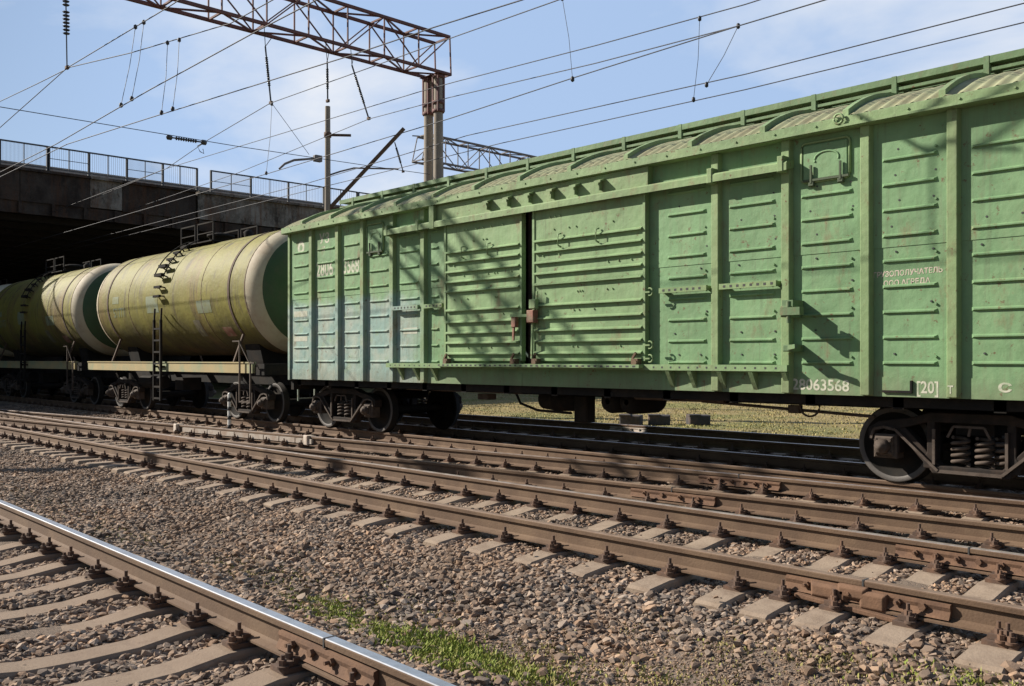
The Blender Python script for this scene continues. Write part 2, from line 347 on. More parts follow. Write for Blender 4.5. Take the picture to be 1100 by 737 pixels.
RP = [(-.072,-.175),(.072,-.175),(.072,-.163),(.028,-.150),(.009,-.138),(.009,-.048),(.034,-.038),(.0365,-.010),(.0345,-.0035),(.028,0),
      (-.028,0),(-.0345,-.0035),(-.0365,-.010),(-.034,-.038),(-.009,-.048),(-.009,-.138),(-.028,-.150),(-.072,-.163)]
TOP = {8, 9, 10}           # profile edges that carry the running surface
def rail(pts, parent, org, top='rail_dull', dz=0.0, side='rust_rail'):
    mb = MB(); n = len(RP); vs = []
    for i, (x, y) in enumerate(pts):
        a = Vector(pts[max(i-1, 0)]); b = Vector(pts[min(i+1, len(pts)-1)]); d = (b-a).normalized()
        nx, ny = -d.y, d.x
        vs += [(x+nx*p, y+ny*p, q+dz) for p, q in RP]
    fs0 = []; fs1 = []
    for k in range(len(pts)-1):
        for i in range(n):
            j = (i+1) % n; (fs1 if i in TOP else fs0).append((k*n+i, k*n+j, (k+1)*n+j, (k+1)*n+i))
    m = len(pts)-1
    fs0 += [tuple(range(n)), tuple(m*n+i for i in range(n))]
    mb.v = [tuple(v) for v in vs]; mb.f = [list(f) for f in fs0+fs1]; mb.m = [0]*len(fs0)+[1]*len(fs1); mb.sm = [False]*len(mb.f)
    return mb.build('rail', [side, top], parent, org)
def joint(rl, x, y, slope, half, org, mat='rust_bright', gap=True, bolts=4, th=0.032):
    mb = MB()
    for sg in (-1, 1):
        o = sg*0.012
        prof = [(o, -.052), (o+sg*th*0.9, -.058), (o+sg*th, -.075), (o+sg*th*0.75, -.10), (o+sg*th*1.3, -.132), (o+sg*th*1.6, -.146), (o, -.139)]
        n = len(prof)
        vs = [(x+dx, y+slope*dx+p, q) for dx in (-half, half) for p, q in prof]
        fs = [tuple(range(n)), tuple(range(2*n-1, n-1, -1))] + [((i+1) % n, i, n+i, n+(i+1) % n) for i in range(n)]
        mb.add(vs, fs)
        for k in range(bolts):
            bx = x + (k-(bolts-1)/2)*half*1.7/bolts
            by = y + slope*(bx-x)
            mb.tube([(bx, by+o+sg*0.03, -.092), (bx, by+o+sg*(th+0.022), -.092)], 0.024, 6, smooth=False)
            if k % 2 == 0: mb.tube([(bx, by+o+sg*0.03, -.092), (bx, by+o+sg*(th+0.05), -.092)], 0.011, 6)
    j = mb.build('joint_bar', mat, rl, org)
    if gap:
        MB().box(x-.006, x+.006, y-.0385, y+.0385, -.05, .0022).build('joint_gap', 'stripe_black', rl, org)
    return j

def sleeper_mesh(half=1.28, seats=True):
    secs = [(-half, -.250), (-half+.03, -.232), (-1.02, -.207), (-.58, -.207), (-.30, -.245), (0, -.252), (.30, -.245), (.58, -.207), (1.02, -.207), (half-.03, -.232), (half, -.250)]
    if not seats: secs = [(-half, -.222), (-half+.03, -.207), (half-.03, -.207), (half, -.222)]
    mb = MB(); vs = []
    for y, z in secs:
        w = .098
        vs += [(-.145, y, -.42), (-w-.012, y, z-.018), (-w, y, z), (w, y, z), (w+.012, y, z-.018), (.145, y, -.42)]
    n = 6; fs = []
    for k in range(len(secs)-1):
        for i in range(n-1): fs.append((k*n+i, k*n+i+1, (k+1)*n+i+1, (k+1)*n+i))
    fs += [tuple(range(n)), tuple((len(secs)-1)*n+i for i in range(n))]
    mb.add(vs, fs); return mb
def fastener_mesh(detail=True):
    mb = MB(); n = 8 if detail else 5
    mb.box(-.07, .07, -.17, .17, -.207, -.180)
    for sg in (-1, 1):
        y = sg*.098
        mb.box(-.045, .045, min(y, y-sg*.05), max(y, y-sg*.05), -.178, -.140)            # clamp
        mb.box(-.05, .05, min(y+sg*.005, y+sg*.04), max(y+sg*.005, y+sg*.04), -.178, -.150)
        mb.tube([(0, y, -.17), (0, y, -.116)], .024, 6, smooth=False)                    # nut
        mb.tube([(0, y, -.118), (0, y, -.075)], .0125, n)
        y2 = sg*.155
        mb.tube([(.035, y2, -.18), (.035, y2, -.165)], .036, n)
        mb.tube([(.035, y2, -.168), (.035, y2, -.135)], .023, 6, smooth=False)
        mb.tube([(.035, y2, -.136), (.035, y2, -.11)], .0115, n)
    return mb
MAT['sleeper_pale'] = simple('sleeper_pale', (0.275, 0.210, 0.155), 0.25, 2.2, 0.92, dirt=(0.18, 0.13, 0.095), damt=0.75, dscale=5, bstr=.6, bscale=45, spec=.2)
SL = sleeper_mesh(); FOOT = []          # sleeper footprints: x, y0, y1
proto_s = SL.build('sleeper', 'sleeper'); proto_f = fastener_mesh().build('rail_fastener', 'fastener')
S_ME, F_ME = proto_s.data, proto_f.data
P_ME = S_ME.copy(); P_ME.materials.clear(); P_ME.materials.append(MAT['sleeper_pale'])
LONG = {}
bpy.data.objects.remove(proto_s); bpy.data.objects.remove(proto_f)
def sleepers(track, org, xs, yfun, seats, half=1.28, me=None, rot=0.0):
    for x in xs:
        yc = yfun(x); jx = random.uniform(-.018, .018); jr = random.uniform(-.012, .012)
        o = bpy.data.objects.new('sleeper', me or S_ME); COL.objects.link(o); o.parent = track
        o.location = (x+jx-org[0], yc-org[1], random.uniform(-.006, .004)-org[2]); o.rotation_euler = (0, random.uniform(-.01, .01), jr+rot)
        FOOT.append((x+jx, yc-half, yc+half))
        for sy in seats(x):
            f = bpy.data.objects.new('rail_fastener', F_ME); COL.objects.link(f); f.parent = o
            f.location = (0, sy-yc, random.uniform(-.002, .002)); f.rotation_euler = (0, 0, random.uniform(-.05, .05))

G = 'railway tracks side by side in the yard'
# near track
o1 = (-4, 1.83, 0)
t1 = thing('railway_track', o1, 'nearest track at lower left, its one visible rail head polished bright silver', 'railway track', G)
ra = rail(A_PTS, t1, o1, 'rail_polish'); joint(ra, -4.12, interp(A_PTS, -4.12), -0.018, .46, o1, 'rust_bright')
rail([(x, y-1.585) for x, y in A_PTS], t1, o1, 'rail_polish')
sleepers(t1, o1, np.arange(-19.0, -0.5, .585)+.02, lambda x: interp(A_PTS, x)-.79, lambda x: (interp(A_PTS, x), interp(A_PTS, x)-1.585), rot=-0.018)
# middle straight track
o2 = (-6, 6.62, 0)
t2 = thing('railway_track', o2, 'straight middle track on pale concrete sleepers with jointed rails at right', 'railway track', G)
rb = rail([(-90, B_Y), (-30, B_Y), (6, B_Y)], t2, o2, 'rail_dull'); rc = rail([(-90, C_Y), (-30, C_Y), (6, C_Y)], t2, o2, 'rail_semi')
joint(rb, -2.80, B_Y, 0, .55, o2, 'rust_bright', bolts=6); joint(rc, -2.73, C_Y, 0, .56, o2, 'rust_bright', bolts=6)
xs2 = [x for x in np.arange(-13.9, 3, .60)+.0]
xs2 = [x for x in xs2 if not -3.6 < x < -2.0] + [-3.35, -2.96, -2.5, -1.95]
sleepers(t2, o2, xs2, lambda x: 6.62, lambda x: (B_Y, C_Y), me=P_ME)
lump = MB()                               # rusty lump of clamps on the near joint
for (x, z, a, b) in ((-3.02, -.11, .13, .05), (-2.86, -.085, .10, .045), (-2.72, -.12, .09, .06)):
    lump.bbox(x-a, x+a, B_Y-.085, B_Y-.03, z-b, z+b, .02)
lump.bar((-3.25, B_Y-.08, -.165), (-2.55, B_Y-.09, -.20), .05, .03)
lump.build('joint_clamp', 'rust_bright', rb, o2, bevel=.006)
# crossover track curving from the middle track to the wagon track
o3 = (-8, 9.2, 0)
t3 = thing('railway_track', o3, 'brown crossover track curving between the middle track and the freight train', 'railway track', G)
rd = rail(D_PTS, t3, o3, 'rail_dull', -.003); re = rail(E_PTS, t3, o3, 'rail_semi', -.003)
joint(rd, -6.3, interp(D_PTS, -6.3), .06, .55, o3, 'rust_bright'); joint(re, -6.45, interp(E_PTS, -6.45), .06, .56, o3, 'rust_bright', bolts=6, th=.045)
mb = MB()
for x in np.arange(-19.6, -15.5, .51):    # pale strip along the far crossover rail
    y = interp(E_PTS, x); y2 = interp(E_PTS, x+.48)
    mb.bar((x, y-.045, -.095), (x+.48, y2-.045, -.095), .05, .09)
mb.build('joint_bar', 'pale_tone', re, o3)
mb = MB()
for x in (-19.9, -15.2):
    y = interp(E_PTS, x); mb.bbox(x-.07, x+.07, y-.09, y+.08, -.17, .012, .012)
mb.build('joint_end', 'pale_white', re, o3)
dmid = lambda x: interp(D_PTS, x)+.79
sleepers(t3, o3, np.arange(-12.9, 3.2, .60)+.27, lambda x: dmid(x)+.02, lambda x: (interp(D_PTS, x), interp(E_PTS, x)), half=1.15, me=sleeper_mesh(1.15).build('x', 'sleeper_pale').data, rot=.06)
bpy.data.objects.remove(bpy.data.objects['x'])
# long turnout timbers carry both tracks left of the frog
for x in np.arange(-33.2, -13.7, .56):
    y0 = 5.27; y1 = interp(E_PTS, x)+.48; h = round((y1-y0)/2, 1)
    if h not in LONG:
        ob = sleeper_mesh(h, False).build('x', 'sleeper_pale'); LONG[h] = ob.data; bpy.data.objects.remove(ob)
    sleepers(t3, o3, [x], lambda q: y0+h, lambda q: tuple(v for v in (B_Y, C_Y, interp(D_PTS, q), interp(E_PTS, q))), half=h, me=LONG[h])
sleepers(t2, o2, np.arange(-56, -33.4, .6), lambda x: 6.62, lambda x: (B_Y, C_Y))
frog = MB()
for (x0, x1, y, dy) in ((-19.4, -15.9, 7.52, .0), (-19.2, -16.0, 7.27, .16)):
    frog.bar((x0, y-.02, -.045), (x1, y+dy, -.045), .05, .075)
frog.bar((-18.3, 7.40, -.06), (-16.6, 7.44, -.06), .14, .09)
frog.build('frog', 'rust_bright', rd, o3)
# wagon track and far track
o4 = (-12, 11.56, 0)
t4 = thing('railway_track', o4, 'track under the freight train, its near rail brown below the wheels', 'railway track', G)
rail([(-90, F_Y), (-30, F_Y), (8, F_Y)], t4, o4, 'rail_dull'); rail([(-90, G_Y), (-30, G_Y), (8, G_Y)], t4, o4, 'rail_semi')
sleepers(t4, o4, np.arange(-44, 3, .60), lambda x: 11.6, lambda x: (F_Y, G_Y), me=P_ME)
o5 = (-12, 15.2, 0)
t5 = thing('railway_track', o5, 'farthest track in the train shadow at the edge of the dry grass', 'railway track', G)
far = lambda x: 15.95+.02*(x+10)
H_PTS = [(-60, far(-60)), (-10, far(-10)), (8, far(8))]
rh = rail(H_PTS, t5, o5, 'rail_semi'); rail([(x, y-1.585) for x, y in H_PTS], t5, o5, 'rail_semi')
joint(rh, -13.0, far(-13), .02, .5, o5, 'pale_tone')
sleepers(t5, o5, np.arange(-36, 0, .62), lambda x: far(x)-.79, lambda x: (far(x), far(x)-1.585))

# ------------------------------------------------------------------ ground
prof = [(-400, -.6), (-6, -.5), (-1, -.40), (.3, -.30), (.7, -.262), (2.9, -.262), (3.25, -.32), (3.75, -.40), (4.35, -.40), (4.85, -.335), (5.25, -.275), (5.6, -.252), (10, -.252), (12.9, -.252), (13.3, -.29), (13.9, -.262),
        (16.9, -.262), (17.5, -.36), (19, -.40), (1500, -.40)]
def bumpf(x, y):
    return .012*math.sin(x*2.1+y*1.3)+.010*math.sin(x*5.3-y*3.1+1)+.006*math.sin(x*9.1+y*7.7)
def gz(x, y):
    a = -.79
    return interp(prof, y) + (bumpf(x, y) if -40 < x < 10 and -5 < y < 30 else 0)
xs = list(np.concatenate([[-1500, -600, -250, -120, -80, -60, -45], np.arange(-36, -12, .5), np.arange(-12, 2, .16), [3, 5, 8, 15, 40, 120, 400, 1500]]))
ys = list(np.concatenate([[-1500, -500, -150, -50, -20, -8, -4, -2], np.arange(-1, 8.2, .14), np.arange(8.2, 19, .4), [20, 22, 25, 30, 38, 50, 70, 110, 200, 500, 1500]]))
gv = [(x, y, gz(x, y)) for x in xs for y in ys]; ny = len(ys)
gf = [(i*ny+j, (i+1)*ny+j, (i+1)*ny+j+1, i*ny+j+1) for i in range(len(xs)-1) for j in range(ny-1)]
mb = MB(); mb.add(gv, gf, 0, True); g = mb.build('ground', 'ground'); tag(g, kind='structure')

# gravel: one mass of small broken stones
foot = np.array(sorted(FOOT)); fx = foot[:, 0]
def keep_off_sleepers(P):
    ok = np.ones(len(P), bool)
    order = np.argsort(P[:, 0]); px_ = P[order, 0]
    for x, y0, y1 in foot:
        a, b = np.searchsorted(px_, [x-.125, x+.125]); idx = order[a:b]
        ok[idx[(P[idx, 1] > y0-.03) & (P[idx, 1] < y1+.03)]] = False
    return ok
def patch_noise(P):
    return (np.sin(P[:, 0]*1.7+2.0*np.sin(P[:, 1]*1.9))+np.sin(P[:, 0]*.9-P[:, 1]*2.3+1.2)+np.sin(P[:, 0]*4.1+P[:, 1]*3.7))/3
pts = []; sizes = []
def scatter(x0, x1, y0, y1, dens, s0, s1, thin=None):
    n = int((x1-x0)*(y1-y0)*dens*1.55)
    P = np.stack([rng.uniform(x0, x1, n), rng.uniform(y0, y1, n)], 1)
    ok = keep_off_sleepers(P)
    if thin is not None: ok &= rng.random(n) < thin(P)
    P = P[ok]; S = rng.uniform(0, 1, len(P))**1.8*(s1-s0)+s0
    pts.append(P); sizes.append(S*.80)
def dirt_strip(P):       # fine soil shows in the hollow between the near tracks
    d = np.exp(-((P[:, 1]-3.95)/.50)**2)
    near = np.clip((P[:, 0]+9)/5, .45, 1)
    fine = np.clip((P[:, 0]+4.3)/1.0, 0, 1)*np.clip((5.12-P[:, 1])/.25, 0, 1)*(P[:, 1] > 3.2)
    return np.clip(np.minimum(1-d*near*(.95+.45*patch_noise(P)), 1-fine*(.93+.25*patch_noise(P))), .05, 1)
scatter(-9, -0.8, .2, 3.3, 1150, .028, .066, dirt_strip)
scatter(-10, 0, 3.3, 5.6, 1150, .026, .066, dirt_strip); scatter(-10, 0, 3.3, 5.5, 70, .06, .095, lambda P: np.sqrt(dirt_strip(P)))
scatter(-18, -10, 2.4, 5.6, 800, .032, .072, dirt_strip)
scatter(-34, -18, 3.4, 5.6, 600, .045, .08)
scatter(-9, 0, 5.6, 10.6, 900, .03, .062)
scatter(-18, -9, 5.6, 10.7, 620, .035, .066)
scatter(-36, -18, 5.6, 10.8, 380, .05, .085)
scatter(-34, 1, 10.6, 13.3, 330, .04, .075)
scatter(-30, 0, 13.3, 17.4, 200, .05, .085)
scatter(-8, 0.2, 3.1, 5.3, 3200, .008, .022)
scatter(-20, -12, 1.8, 3.6, 500, .035, .07, dirt_strip)
fn = foot[(foot[:, 0] > -14)]
k_ = rng.integers(0, len(fn), 260); ext = np.column_stack([fn[k_, 0]+rng.uniform(-.09, .09, 260), fn[k_, 1]+rng.random(260)*(fn[k_, 2]-fn[k_, 1])])
pts.append(ext); sizes.append(rng.uniform(.012, .032, 260)); n_ext = 260
P = np.concatenate(pts); S = np.concatenate(sizes)
Z = np.array([gz(x, y) for x, y in P]) + S*rng.uniform(-.05, .38, len(P))
Z[-n_ext:] = -.205+S[-n_ext:]*.3
me = bpy.data.meshes.new('gravel'); me.vertices.add(len(P))
me.vertices.foreach_set('co', np.column_stack([P, Z]).astype(np.float32).ravel())
pn = patch_noise(P)
tone = np.clip(rng.beta(1.6, 2.2, len(P)) + .12*pn, 0, 1)
dark_strip = (P[:, 1] > 10.9) & (P[:, 1] < 17); tone[dark_strip] *= .35  # stones under and behind the train get a darker tone
hue = np.clip(rng.beta(1.2, 1.6, len(P)) + .25*pn, 0, 1)
for nm, arr in (('size', S), ('tone', tone), ('hue', hue)):
    a = me.attributes.new(nm, 'FLOAT', 'POINT'); a.data.foreach_set('value', arr.astype(np.float32))
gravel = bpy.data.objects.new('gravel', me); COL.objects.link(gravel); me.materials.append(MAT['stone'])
tag(gravel, 'brown and grey broken ballast stones between the tracks', 'gravel', kind='stuff')
ng = bpy.data.node_groups.new('gravel_nodes', 'GeometryNodeTree')
ng.interface.new_socket('Geometry', in_out='INPUT', socket_type='NodeSocketGeometry'); ng.interface.new_socket('Geometry', in_out='OUTPUT', socket_type='NodeSocketGeometry')
gi = ng.nodes.new('NodeGroupInput'); go = ng.nodes.new('NodeGroupOutput')
jn = ng.nodes.new('GeometryNodeJoinGeometry')
for i in range(9):
    ic = ng.nodes.new('GeometryNodeMeshIcoSphere'); ic.inputs['Radius'].default_value = .5; ic.inputs['Subdivisions'].default_value = 1 if i % 4 else 2
    rv = ng.nodes.new('FunctionNodeRandomValue'); rv.data_type = 'FLOAT_VECTOR'; k = .30
    rv.inputs[0].default_value = (-k, -k, -k); rv.inputs[1].default_value = (k, k, k); rv.inputs['Seed'].default_value = i*13+2
    sp_ = ng.nodes.new('GeometryNodeSetPosition'); ng.links.new(ic.outputs[0], sp_.inputs[0]); ng.links.new(rv.outputs[0], sp_.inputs['Offset'])
    ch = ng.nodes.new('GeometryNodeConvexHull'); ng.links.new(sp_.outputs[0], ch.inputs[0])
    tr = ng.nodes.new('GeometryNodeTransform'); ng.links.new(ch.outputs[0], tr.inputs[0]); tr.inputs['Scale'].default_value = (random.uniform(.85, 1.4), random.uniform(.8, 1.05), random.uniform(.5, .85))
    ss = ng.nodes.new('GeometryNodeSetShadeSmooth'); ss.inputs['Shade Smooth'].default_value = False; ng.links.new(tr.outputs[0], ss.inputs[0])
    sm = ng.nodes.new('GeometryNodeSetMaterial'); sm.inputs['Material'].default_value = MAT['stone']; ng.links.new(ss.outputs[0], sm.inputs[0])
    ti = ng.nodes.new('GeometryNodeGeometryToInstance'); ng.links.new(sm.outputs[0], ti.inputs[0]); ng.links.new(ti.outputs[0], jn.inputs[0])
ip = ng.nodes.new('GeometryNodeInstanceOnPoints'); ip.inputs['Pick Instance'].default_value = True
ng.links.new(gi.outputs[0], ip.inputs['Points']); ng.links.new(jn.outputs[0], ip.inputs['Instance'])
rr = ng.nodes.new('FunctionNodeRandomValue'); rr.data_type = 'FLOAT_VECTOR'; rr.inputs[0].default_value = (-.5, -.5, 0); rr.inputs[1].default_value = (.5, .5, 6.283)
ng.links.new(rr.outputs[0], ip.inputs['Rotation'])
na = ng.nodes.new('GeometryNodeInputNamedAttribute'); na.data_type = 'FLOAT'; na.inputs['Name'].default_value = 'size'
ng.links.new(na.outputs['Attribute'], ip.inputs['Scale'])
ng.links.new(ip.outputs[0], go.inputs[0])
gm = gravel.modifiers.new('stones', 'NODES'); gm.node_group = ng

# grass: blades as one mass
def blades(name, P, H, T, label, wid=.006):
    n = len(P); z = np.array([gz(x, y) for x, y in P])
    a = rng.uniform(0, 2*np.pi, n); lean = rng.uniform(.1, .75, n)*H; la = rng.uniform(0, 2*np.pi, n); wd = wid*rng.uniform(.7, 1.5, n)
    dx, dy = np.cos(a)*wd, np.sin(a)*wd
    v = np.zeros((n, 5, 3))
    v[:, 0] = np.column_stack([P[:, 0]-dx, P[:, 1]-dy, z-.01]); v[:, 1] = np.column_stack([P[:, 0]+dx, P[:, 1]+dy, z-.01])
    mxp = P + .35*np.column_stack([np.cos(la), np.sin(la)])*lean[:, None]
    v[:, 2] = np.column_stack([mxp[:, 0]+dx*.8, mxp[:, 1]+dy*.8, z+H*.6]); v[:, 3] = np.column_stack([mxp[:, 0]-dx*.8, mxp[:, 1]-dy*.8, z+H*.6])
    tp = P + np.column_stack([np.cos(la), np.sin(la)])*lean[:, None]
    v[:, 4] = np.column_stack([tp[:, 0], tp[:, 1], z+H*.95])
    me = bpy.data.meshes.new(name)
    me.vertices.add(n*5); me.vertices.foreach_set('co', v.astype(np.float32).ravel())
    b = np.arange(n)*5
    loops = np.column_stack([b, b+1, b+2, b+3, b+3, b+2, b+4]).astype(np.int32).ravel()
    me.loops.add(n*7); me.loops.foreach_set('vertex_index', loops)
    st = np.column_stack([np.arange(n)*7, np.arange(n)*7+4]).astype(np.int32).ravel()
    me.polygons.add(n*2); me.polygons.foreach_set('loop_start', st)
    me.update(calc_edges=True)
    at = me.attributes.new('tone', 'FLOAT', 'POINT'); at.data.foreach_set('value', np.repeat(T, 5).astype(np.float32))
    me.materials.append(MAT['grass_blade'])
    o = bpy.data.objects.new(name, me); COL.objects.link(o); tag(o, label, 'grass', kind='stuff'); return o
gp = []; gh = []; gt = []
def clump(cx, cy, rx, ry, n, h, t0):
    p = rng.normal(0, 1, (n, 2))*[rx, ry]+[cx, cy]; gp.append(p); gh.append(h*.46*rng.uniform(.3, 1.25, n)); gt.append(np.clip(t0+rng.normal(0, .3, n), 0, 1))
for (px, py, n, rx, ry, h, t) in ((335, 650, 1500, .22, .10, .07, .25), (360, 662, 1400, .22, .11, .08, .2), (395, 680, 1300, .2, .10, .08, .25), (455, 698, 2400, .28, .12, .10, .05), (500, 712, 2200, .26, .12, .09, .1), (545, 722, 1400, .3, .09, .08, .35),
                              (130, 578, 700, .3, .14, .06, .45), (290, 622, 700, .3, .15, .06, .6), (250, 612, 400, .3, .15, .05, .6), (700, 728, 500, .35, .15, .05, .75), (590, 715, 400, .3, .15, .05, .7), (430, 660, 300, .3, .12, .05, .7), (850, 715, 350, .35, .15, .05, .8), (480, 730, 700, .12, .06, .08, .2)):
    d = 1820/(py-386)*1.0; p = ray(px, py, d)
    clump(p.x, p.y, rx, ry, n, h, t)
clump(-1.9, 5.15, .18, .08, 500, .09, .3); clump(-2.4, 5.05, .25, .08, 250, .06, .6)
clump(-14, 3.7, 4.0, .25, 2500, .06, .6)
for k in range(60): clump(random.uniform(-8, -1.2), random.gauss(3.9, .35), .10, .06, 40, .05, random.uniform(.3, 1.0))
for k in range(30): clump(random.uniform(-4, -1.2), random.uniform(4.3, 5.1), .12, .07, 40, .04, random.uniform(.6, 1.0))
blades('grass', np.concatenate(gp), np.concatenate(gh), np.concatenate(gt), 'thin green grass sprouting in the hollow beside the polished near rail')
n = 52000
P = np.column_stack([rng.uniform(-30, 0, n), 17.6+rng.random(n)**1.6*34])
P[:, 0] -= (P[:, 1]-17.6)*.55
pn = patch_noise(P*.25)
blades('field_grass', P, rng.uniform(.02, .055, n), np.clip(.86+.2*pn+rng.normal(0, .14, n), 0, 1), 'dry yellowish grass field behind the freight train', .012)

# ------------------------------------------------------------------ bogies
def make_bogie(parent, loc):
    mb = MB()
    mb.box(-.20, .20, -.96, .96, .60, .74); mb.tube([(0, 0, .74), (0, 0, .90)], .2, 14)
    for sx in (-1, 1):
        mb.tube([(sx*.925, -.95, .44), (sx*.925, .95, .44)], .075, 12)
        mb.box(sx*.36-.04, sx*.36+.04, -.80, .80, .30, .40)
        for sy in (-1, 1):
            mb.bbox(sx*.46-.05, sx*.46+.03, sy*.79-.05, sy*.79+.05, .28, .56, .01)
    b = mb.build('bogie', 'black_iron', parent); b.location = loc
    for sy in (-1, 1):
        y0, y1 = (-1.10, -.93) if sy < 0 else (.93, 1.10)
        fr = MB()
        fr.prism([(-1.13,.50),(-1.13,.64),(-1.0,.72),(-.62,.78),(-.42,.845),(.42,.845),(.62,.78),(1.0,.72),(1.13,.64),(1.13,.50),(1.06,.50),(1.04,.58),(.98,.63),(.78,.64),(.44,.735),(-.44,.735),(-.78,.64),(-.98,.63),(-1.04,.58),(-1.06,.50)], y0, y1)
        for sx in (-1, 1):
            fr.prism([(sx*.84,.66),(sx*.70,.66),(sx*.30,.24),(sx*.30,.18),(sx*.40,.17)], y0+.01, y1-.01)
            fr.prism([(sx*.46,.75),(sx*.37,.75),(sx*.37,.22),(sx*.50,.22),(sx*.50,.34),(sx*.46,.40)], y0+.004, y1-.004)
            fr.box(sx*.79-.02, sx*.79+.02, y0+.006, y1-.006, .36, .66)
        fr.prism([(-.40,.17),(.40,.17),(.44,.26),(-.44,.26)], y0-.006, y1+.006)
        f = fr.build('side_frame', 'bogie_iron', b, bevel=.012)
        ed = MB()                                       # lighter flange edges of the casting
        yo = y0-.012 if sy < 0 else y1+.012
        for sx in (-1, 1):
            ed.bar((sx*.80, yo, .63), (sx*.33, yo, .205), .03, .045, up=(0, 1, 0)); ed.bar((sx*.80, yo, .63), (sx*.93, yo, .655), .03, .04, up=(0, 1, 0))
            ed.bar((sx*1.09, yo, .52), (sx*1.05, yo, .63), .03, .035, up=(0, 1, 0)); ed.bar((sx*1.05, yo, .63), (sx*.93, yo, .655), .03, .035, up=(0, 1, 0))
            ed.bar((sx*.375, yo, .27), (sx*.375, yo, .66), .03, .03, up=(0, 1, 0))
        ed.bar((-.33, yo, .20), (.33, yo, .20), .035, .03, up=(0, 1, 0))
        for p, q in (((-.22, .58), (-.16, .70)), ((-.16, .70), (.16, .70)), ((.16, .70), (.22, .58)), ((.02, .70), (.0, .60))):
            ed.bar((p[0], yo+.02*sy, p[1]), (q[0], yo+.02*sy, q[1]), .025, .022, up=(0, 1, 0))
        ed.build('flange_edge', 'bogie_light', b)
        for x in (-.125, .125, .30):
            sp = MB(); yc = (y0+y1)/2 - .0*sy; r = .082
            if x > .2: yc = yc-.07*sy
            sp.tube([(x+r*math.cos(t), yc+r*math.sin(t), .275+.30*t/(2*math.pi*4.5)) for t in np.linspace(0, 2*math.pi*4.5, 82)], .021, 7)
            sp.build('spring', 'bogie_light', b)
        for sx in (-1, 1):
            ax = MB(); x = sx*.925
            ax.bbox(x-.135, x+.135, min(y0-.02, y1+.02) if sy < 0 else y0, (y1 if sy < 0 else y1+.02), .30, .575, .02)
            ax.bbox(x-.105, x+.105, y0-.055 if sy < 0 else y1+.055, y0 if sy < 0 else y1, .335, .55, .015) if sy < 0 else ax.box(x-.105, x+.105, y1, y1+.055, .335, .55)
            ax.lathe([(0, .085), (.06, .085), (.085, .07), (.09, .05), (.115, .045), (.12, 0)], (0, sy, 0), (x, sy*1.155, .44), 16)
            for a in range(4):
                t = math.pi/4+a*math.pi/2; ax.tube([(x+.115*math.cos(t), sy*1.14, .44+.095*math.sin(t)), (x+.115*math.cos(t), sy*1.185, .44+.095*math.sin(t))], .018, 6)
            ax.build('axle_box', 'bogie_light', b)
    for sx in (-1, 1):
        for sy in (-1, 1):
            wl = MB(); ax = (0, sy, 0)
            prof_ = [(-.085, 0), (-.085, .10), (-.05, .13), (-.03, .36), (-.075, .385), (-.075, .468), (-.045, .468), (-.032, .445), (.055, .438), (.058, .430), (.058, .375), (.02, .35), (.0, .16), (.07, .11), (.07, 0)]
            wl.lathe(prof_, ax, (sx*.925, sy*.795, .44), 48, mis=[0]*8+[1, 1]+[0]*4)
            wl.build('wheel', ['black_iron', 'wheel_rim'], b)
    return b

# ------------------------------------------------------------------ boxcar
BO = (-9.93, 11.56, 0)
car = thing('boxcar', BO, 'long green covered freight wagon with two ribbed sliding doors and arched roof', 'freight wagon')
XL, XR = -17.30, -2.52
posts = [-16.39, -15.43, -14.58, -13.65, -12.75, -7.72, -6.77, -5.78, -4.80, -3.86, -2.95]
mb = MB()
WY = 10.05
for (a, b) in ((XL, -10.34), (-9.96, XR)):
    mb.box(a, b, WY, WY+.06, 1.02, 2.66); mb.box(a, b, WY-.007, WY+.053, 2.66, 4.06)
    mb.box(a, b, WY-.006, WY-.001, 1.02, 1.235)
mb.box(-10.34, -9.96, WY, WY+.06, 3.72, 4.06); mb.box(-10.34, -9.96, WY, WY+.06, 1.02, 1.36)
mb.box(XL, XR, 13.01, 13.07, 1.02, 4.06)
mb.box(XL, XL+.05, WY+.06, 13.01, 1.02, 4.06); mb.box(XR-.05, XR, WY+.06, 13.01, 1.02, 4.06)
def pressed(mb, x0, x1, z, y, h=.022, d=.026):     # a pressed stiffening ridge with tapered ends
    vs = [(x0, y, z-h), (x0, y, z+h), (x0+.03, y-d, z+h*.25), (x0+.03, y-d, z-h*.35), (x1-.03, y-d, z-h*.35), (x1-.03, y-d, z+h*.25), (x1, y, z+h), (x1, y, z-h)]
    mb.add(vs, [(0, 1, 2, 3), (3, 2, 5, 4), (4, 5, 6, 7), (1, 6, 5, 2), (0, 3, 4, 7)])
rz = [1.39+.279*k for k in range(9)]
edges = [XL] + posts[:5] + [-12.2]
edges2 = posts[5:] + [XR]
hatch_panels = {(-14.58, -13.65), (-5.78, -4.80)}
for ed in (edges, edges2):
    for a, b in zip(ed, ed[1:]):
        lo = a+.17; hi = b-.17
        if hi-lo < .15: lo, hi = a+.08, b-.06
        for k, z in enumerate(rz):
            if (a, b) in hatch_panels and z > 3.35: continue
            pressed(mb, lo, hi, z, WY-(.007 if z > 2.66 else 0))
            if ed is edges2 and k % 2 == 0:
                mb.tube([(hi-.02, WY+.01, z+.07), (hi-.02, WY-.02, z+.07)], .014, 6)
body = mb.build('body', 'car_green', car, BO)
hm = MB()
for a, b in zip(edges2, edges2[1:]):
    for z in rz:
        for t in (.3, .85):
            if random.random() < .45: x = a+.1+(b-a-.2)*t; x += random.uniform(-.05, .05); hm.tube([(x, WY+.01, z+.10), (x, WY-.0105, z+.10)], .012, 6)
for k in range(26):
    x = random.uniform(-12, -8); z = random.uniform(1.5, 3.6)
hm.build('bolt_hole', 'stripe_black', body, BO)
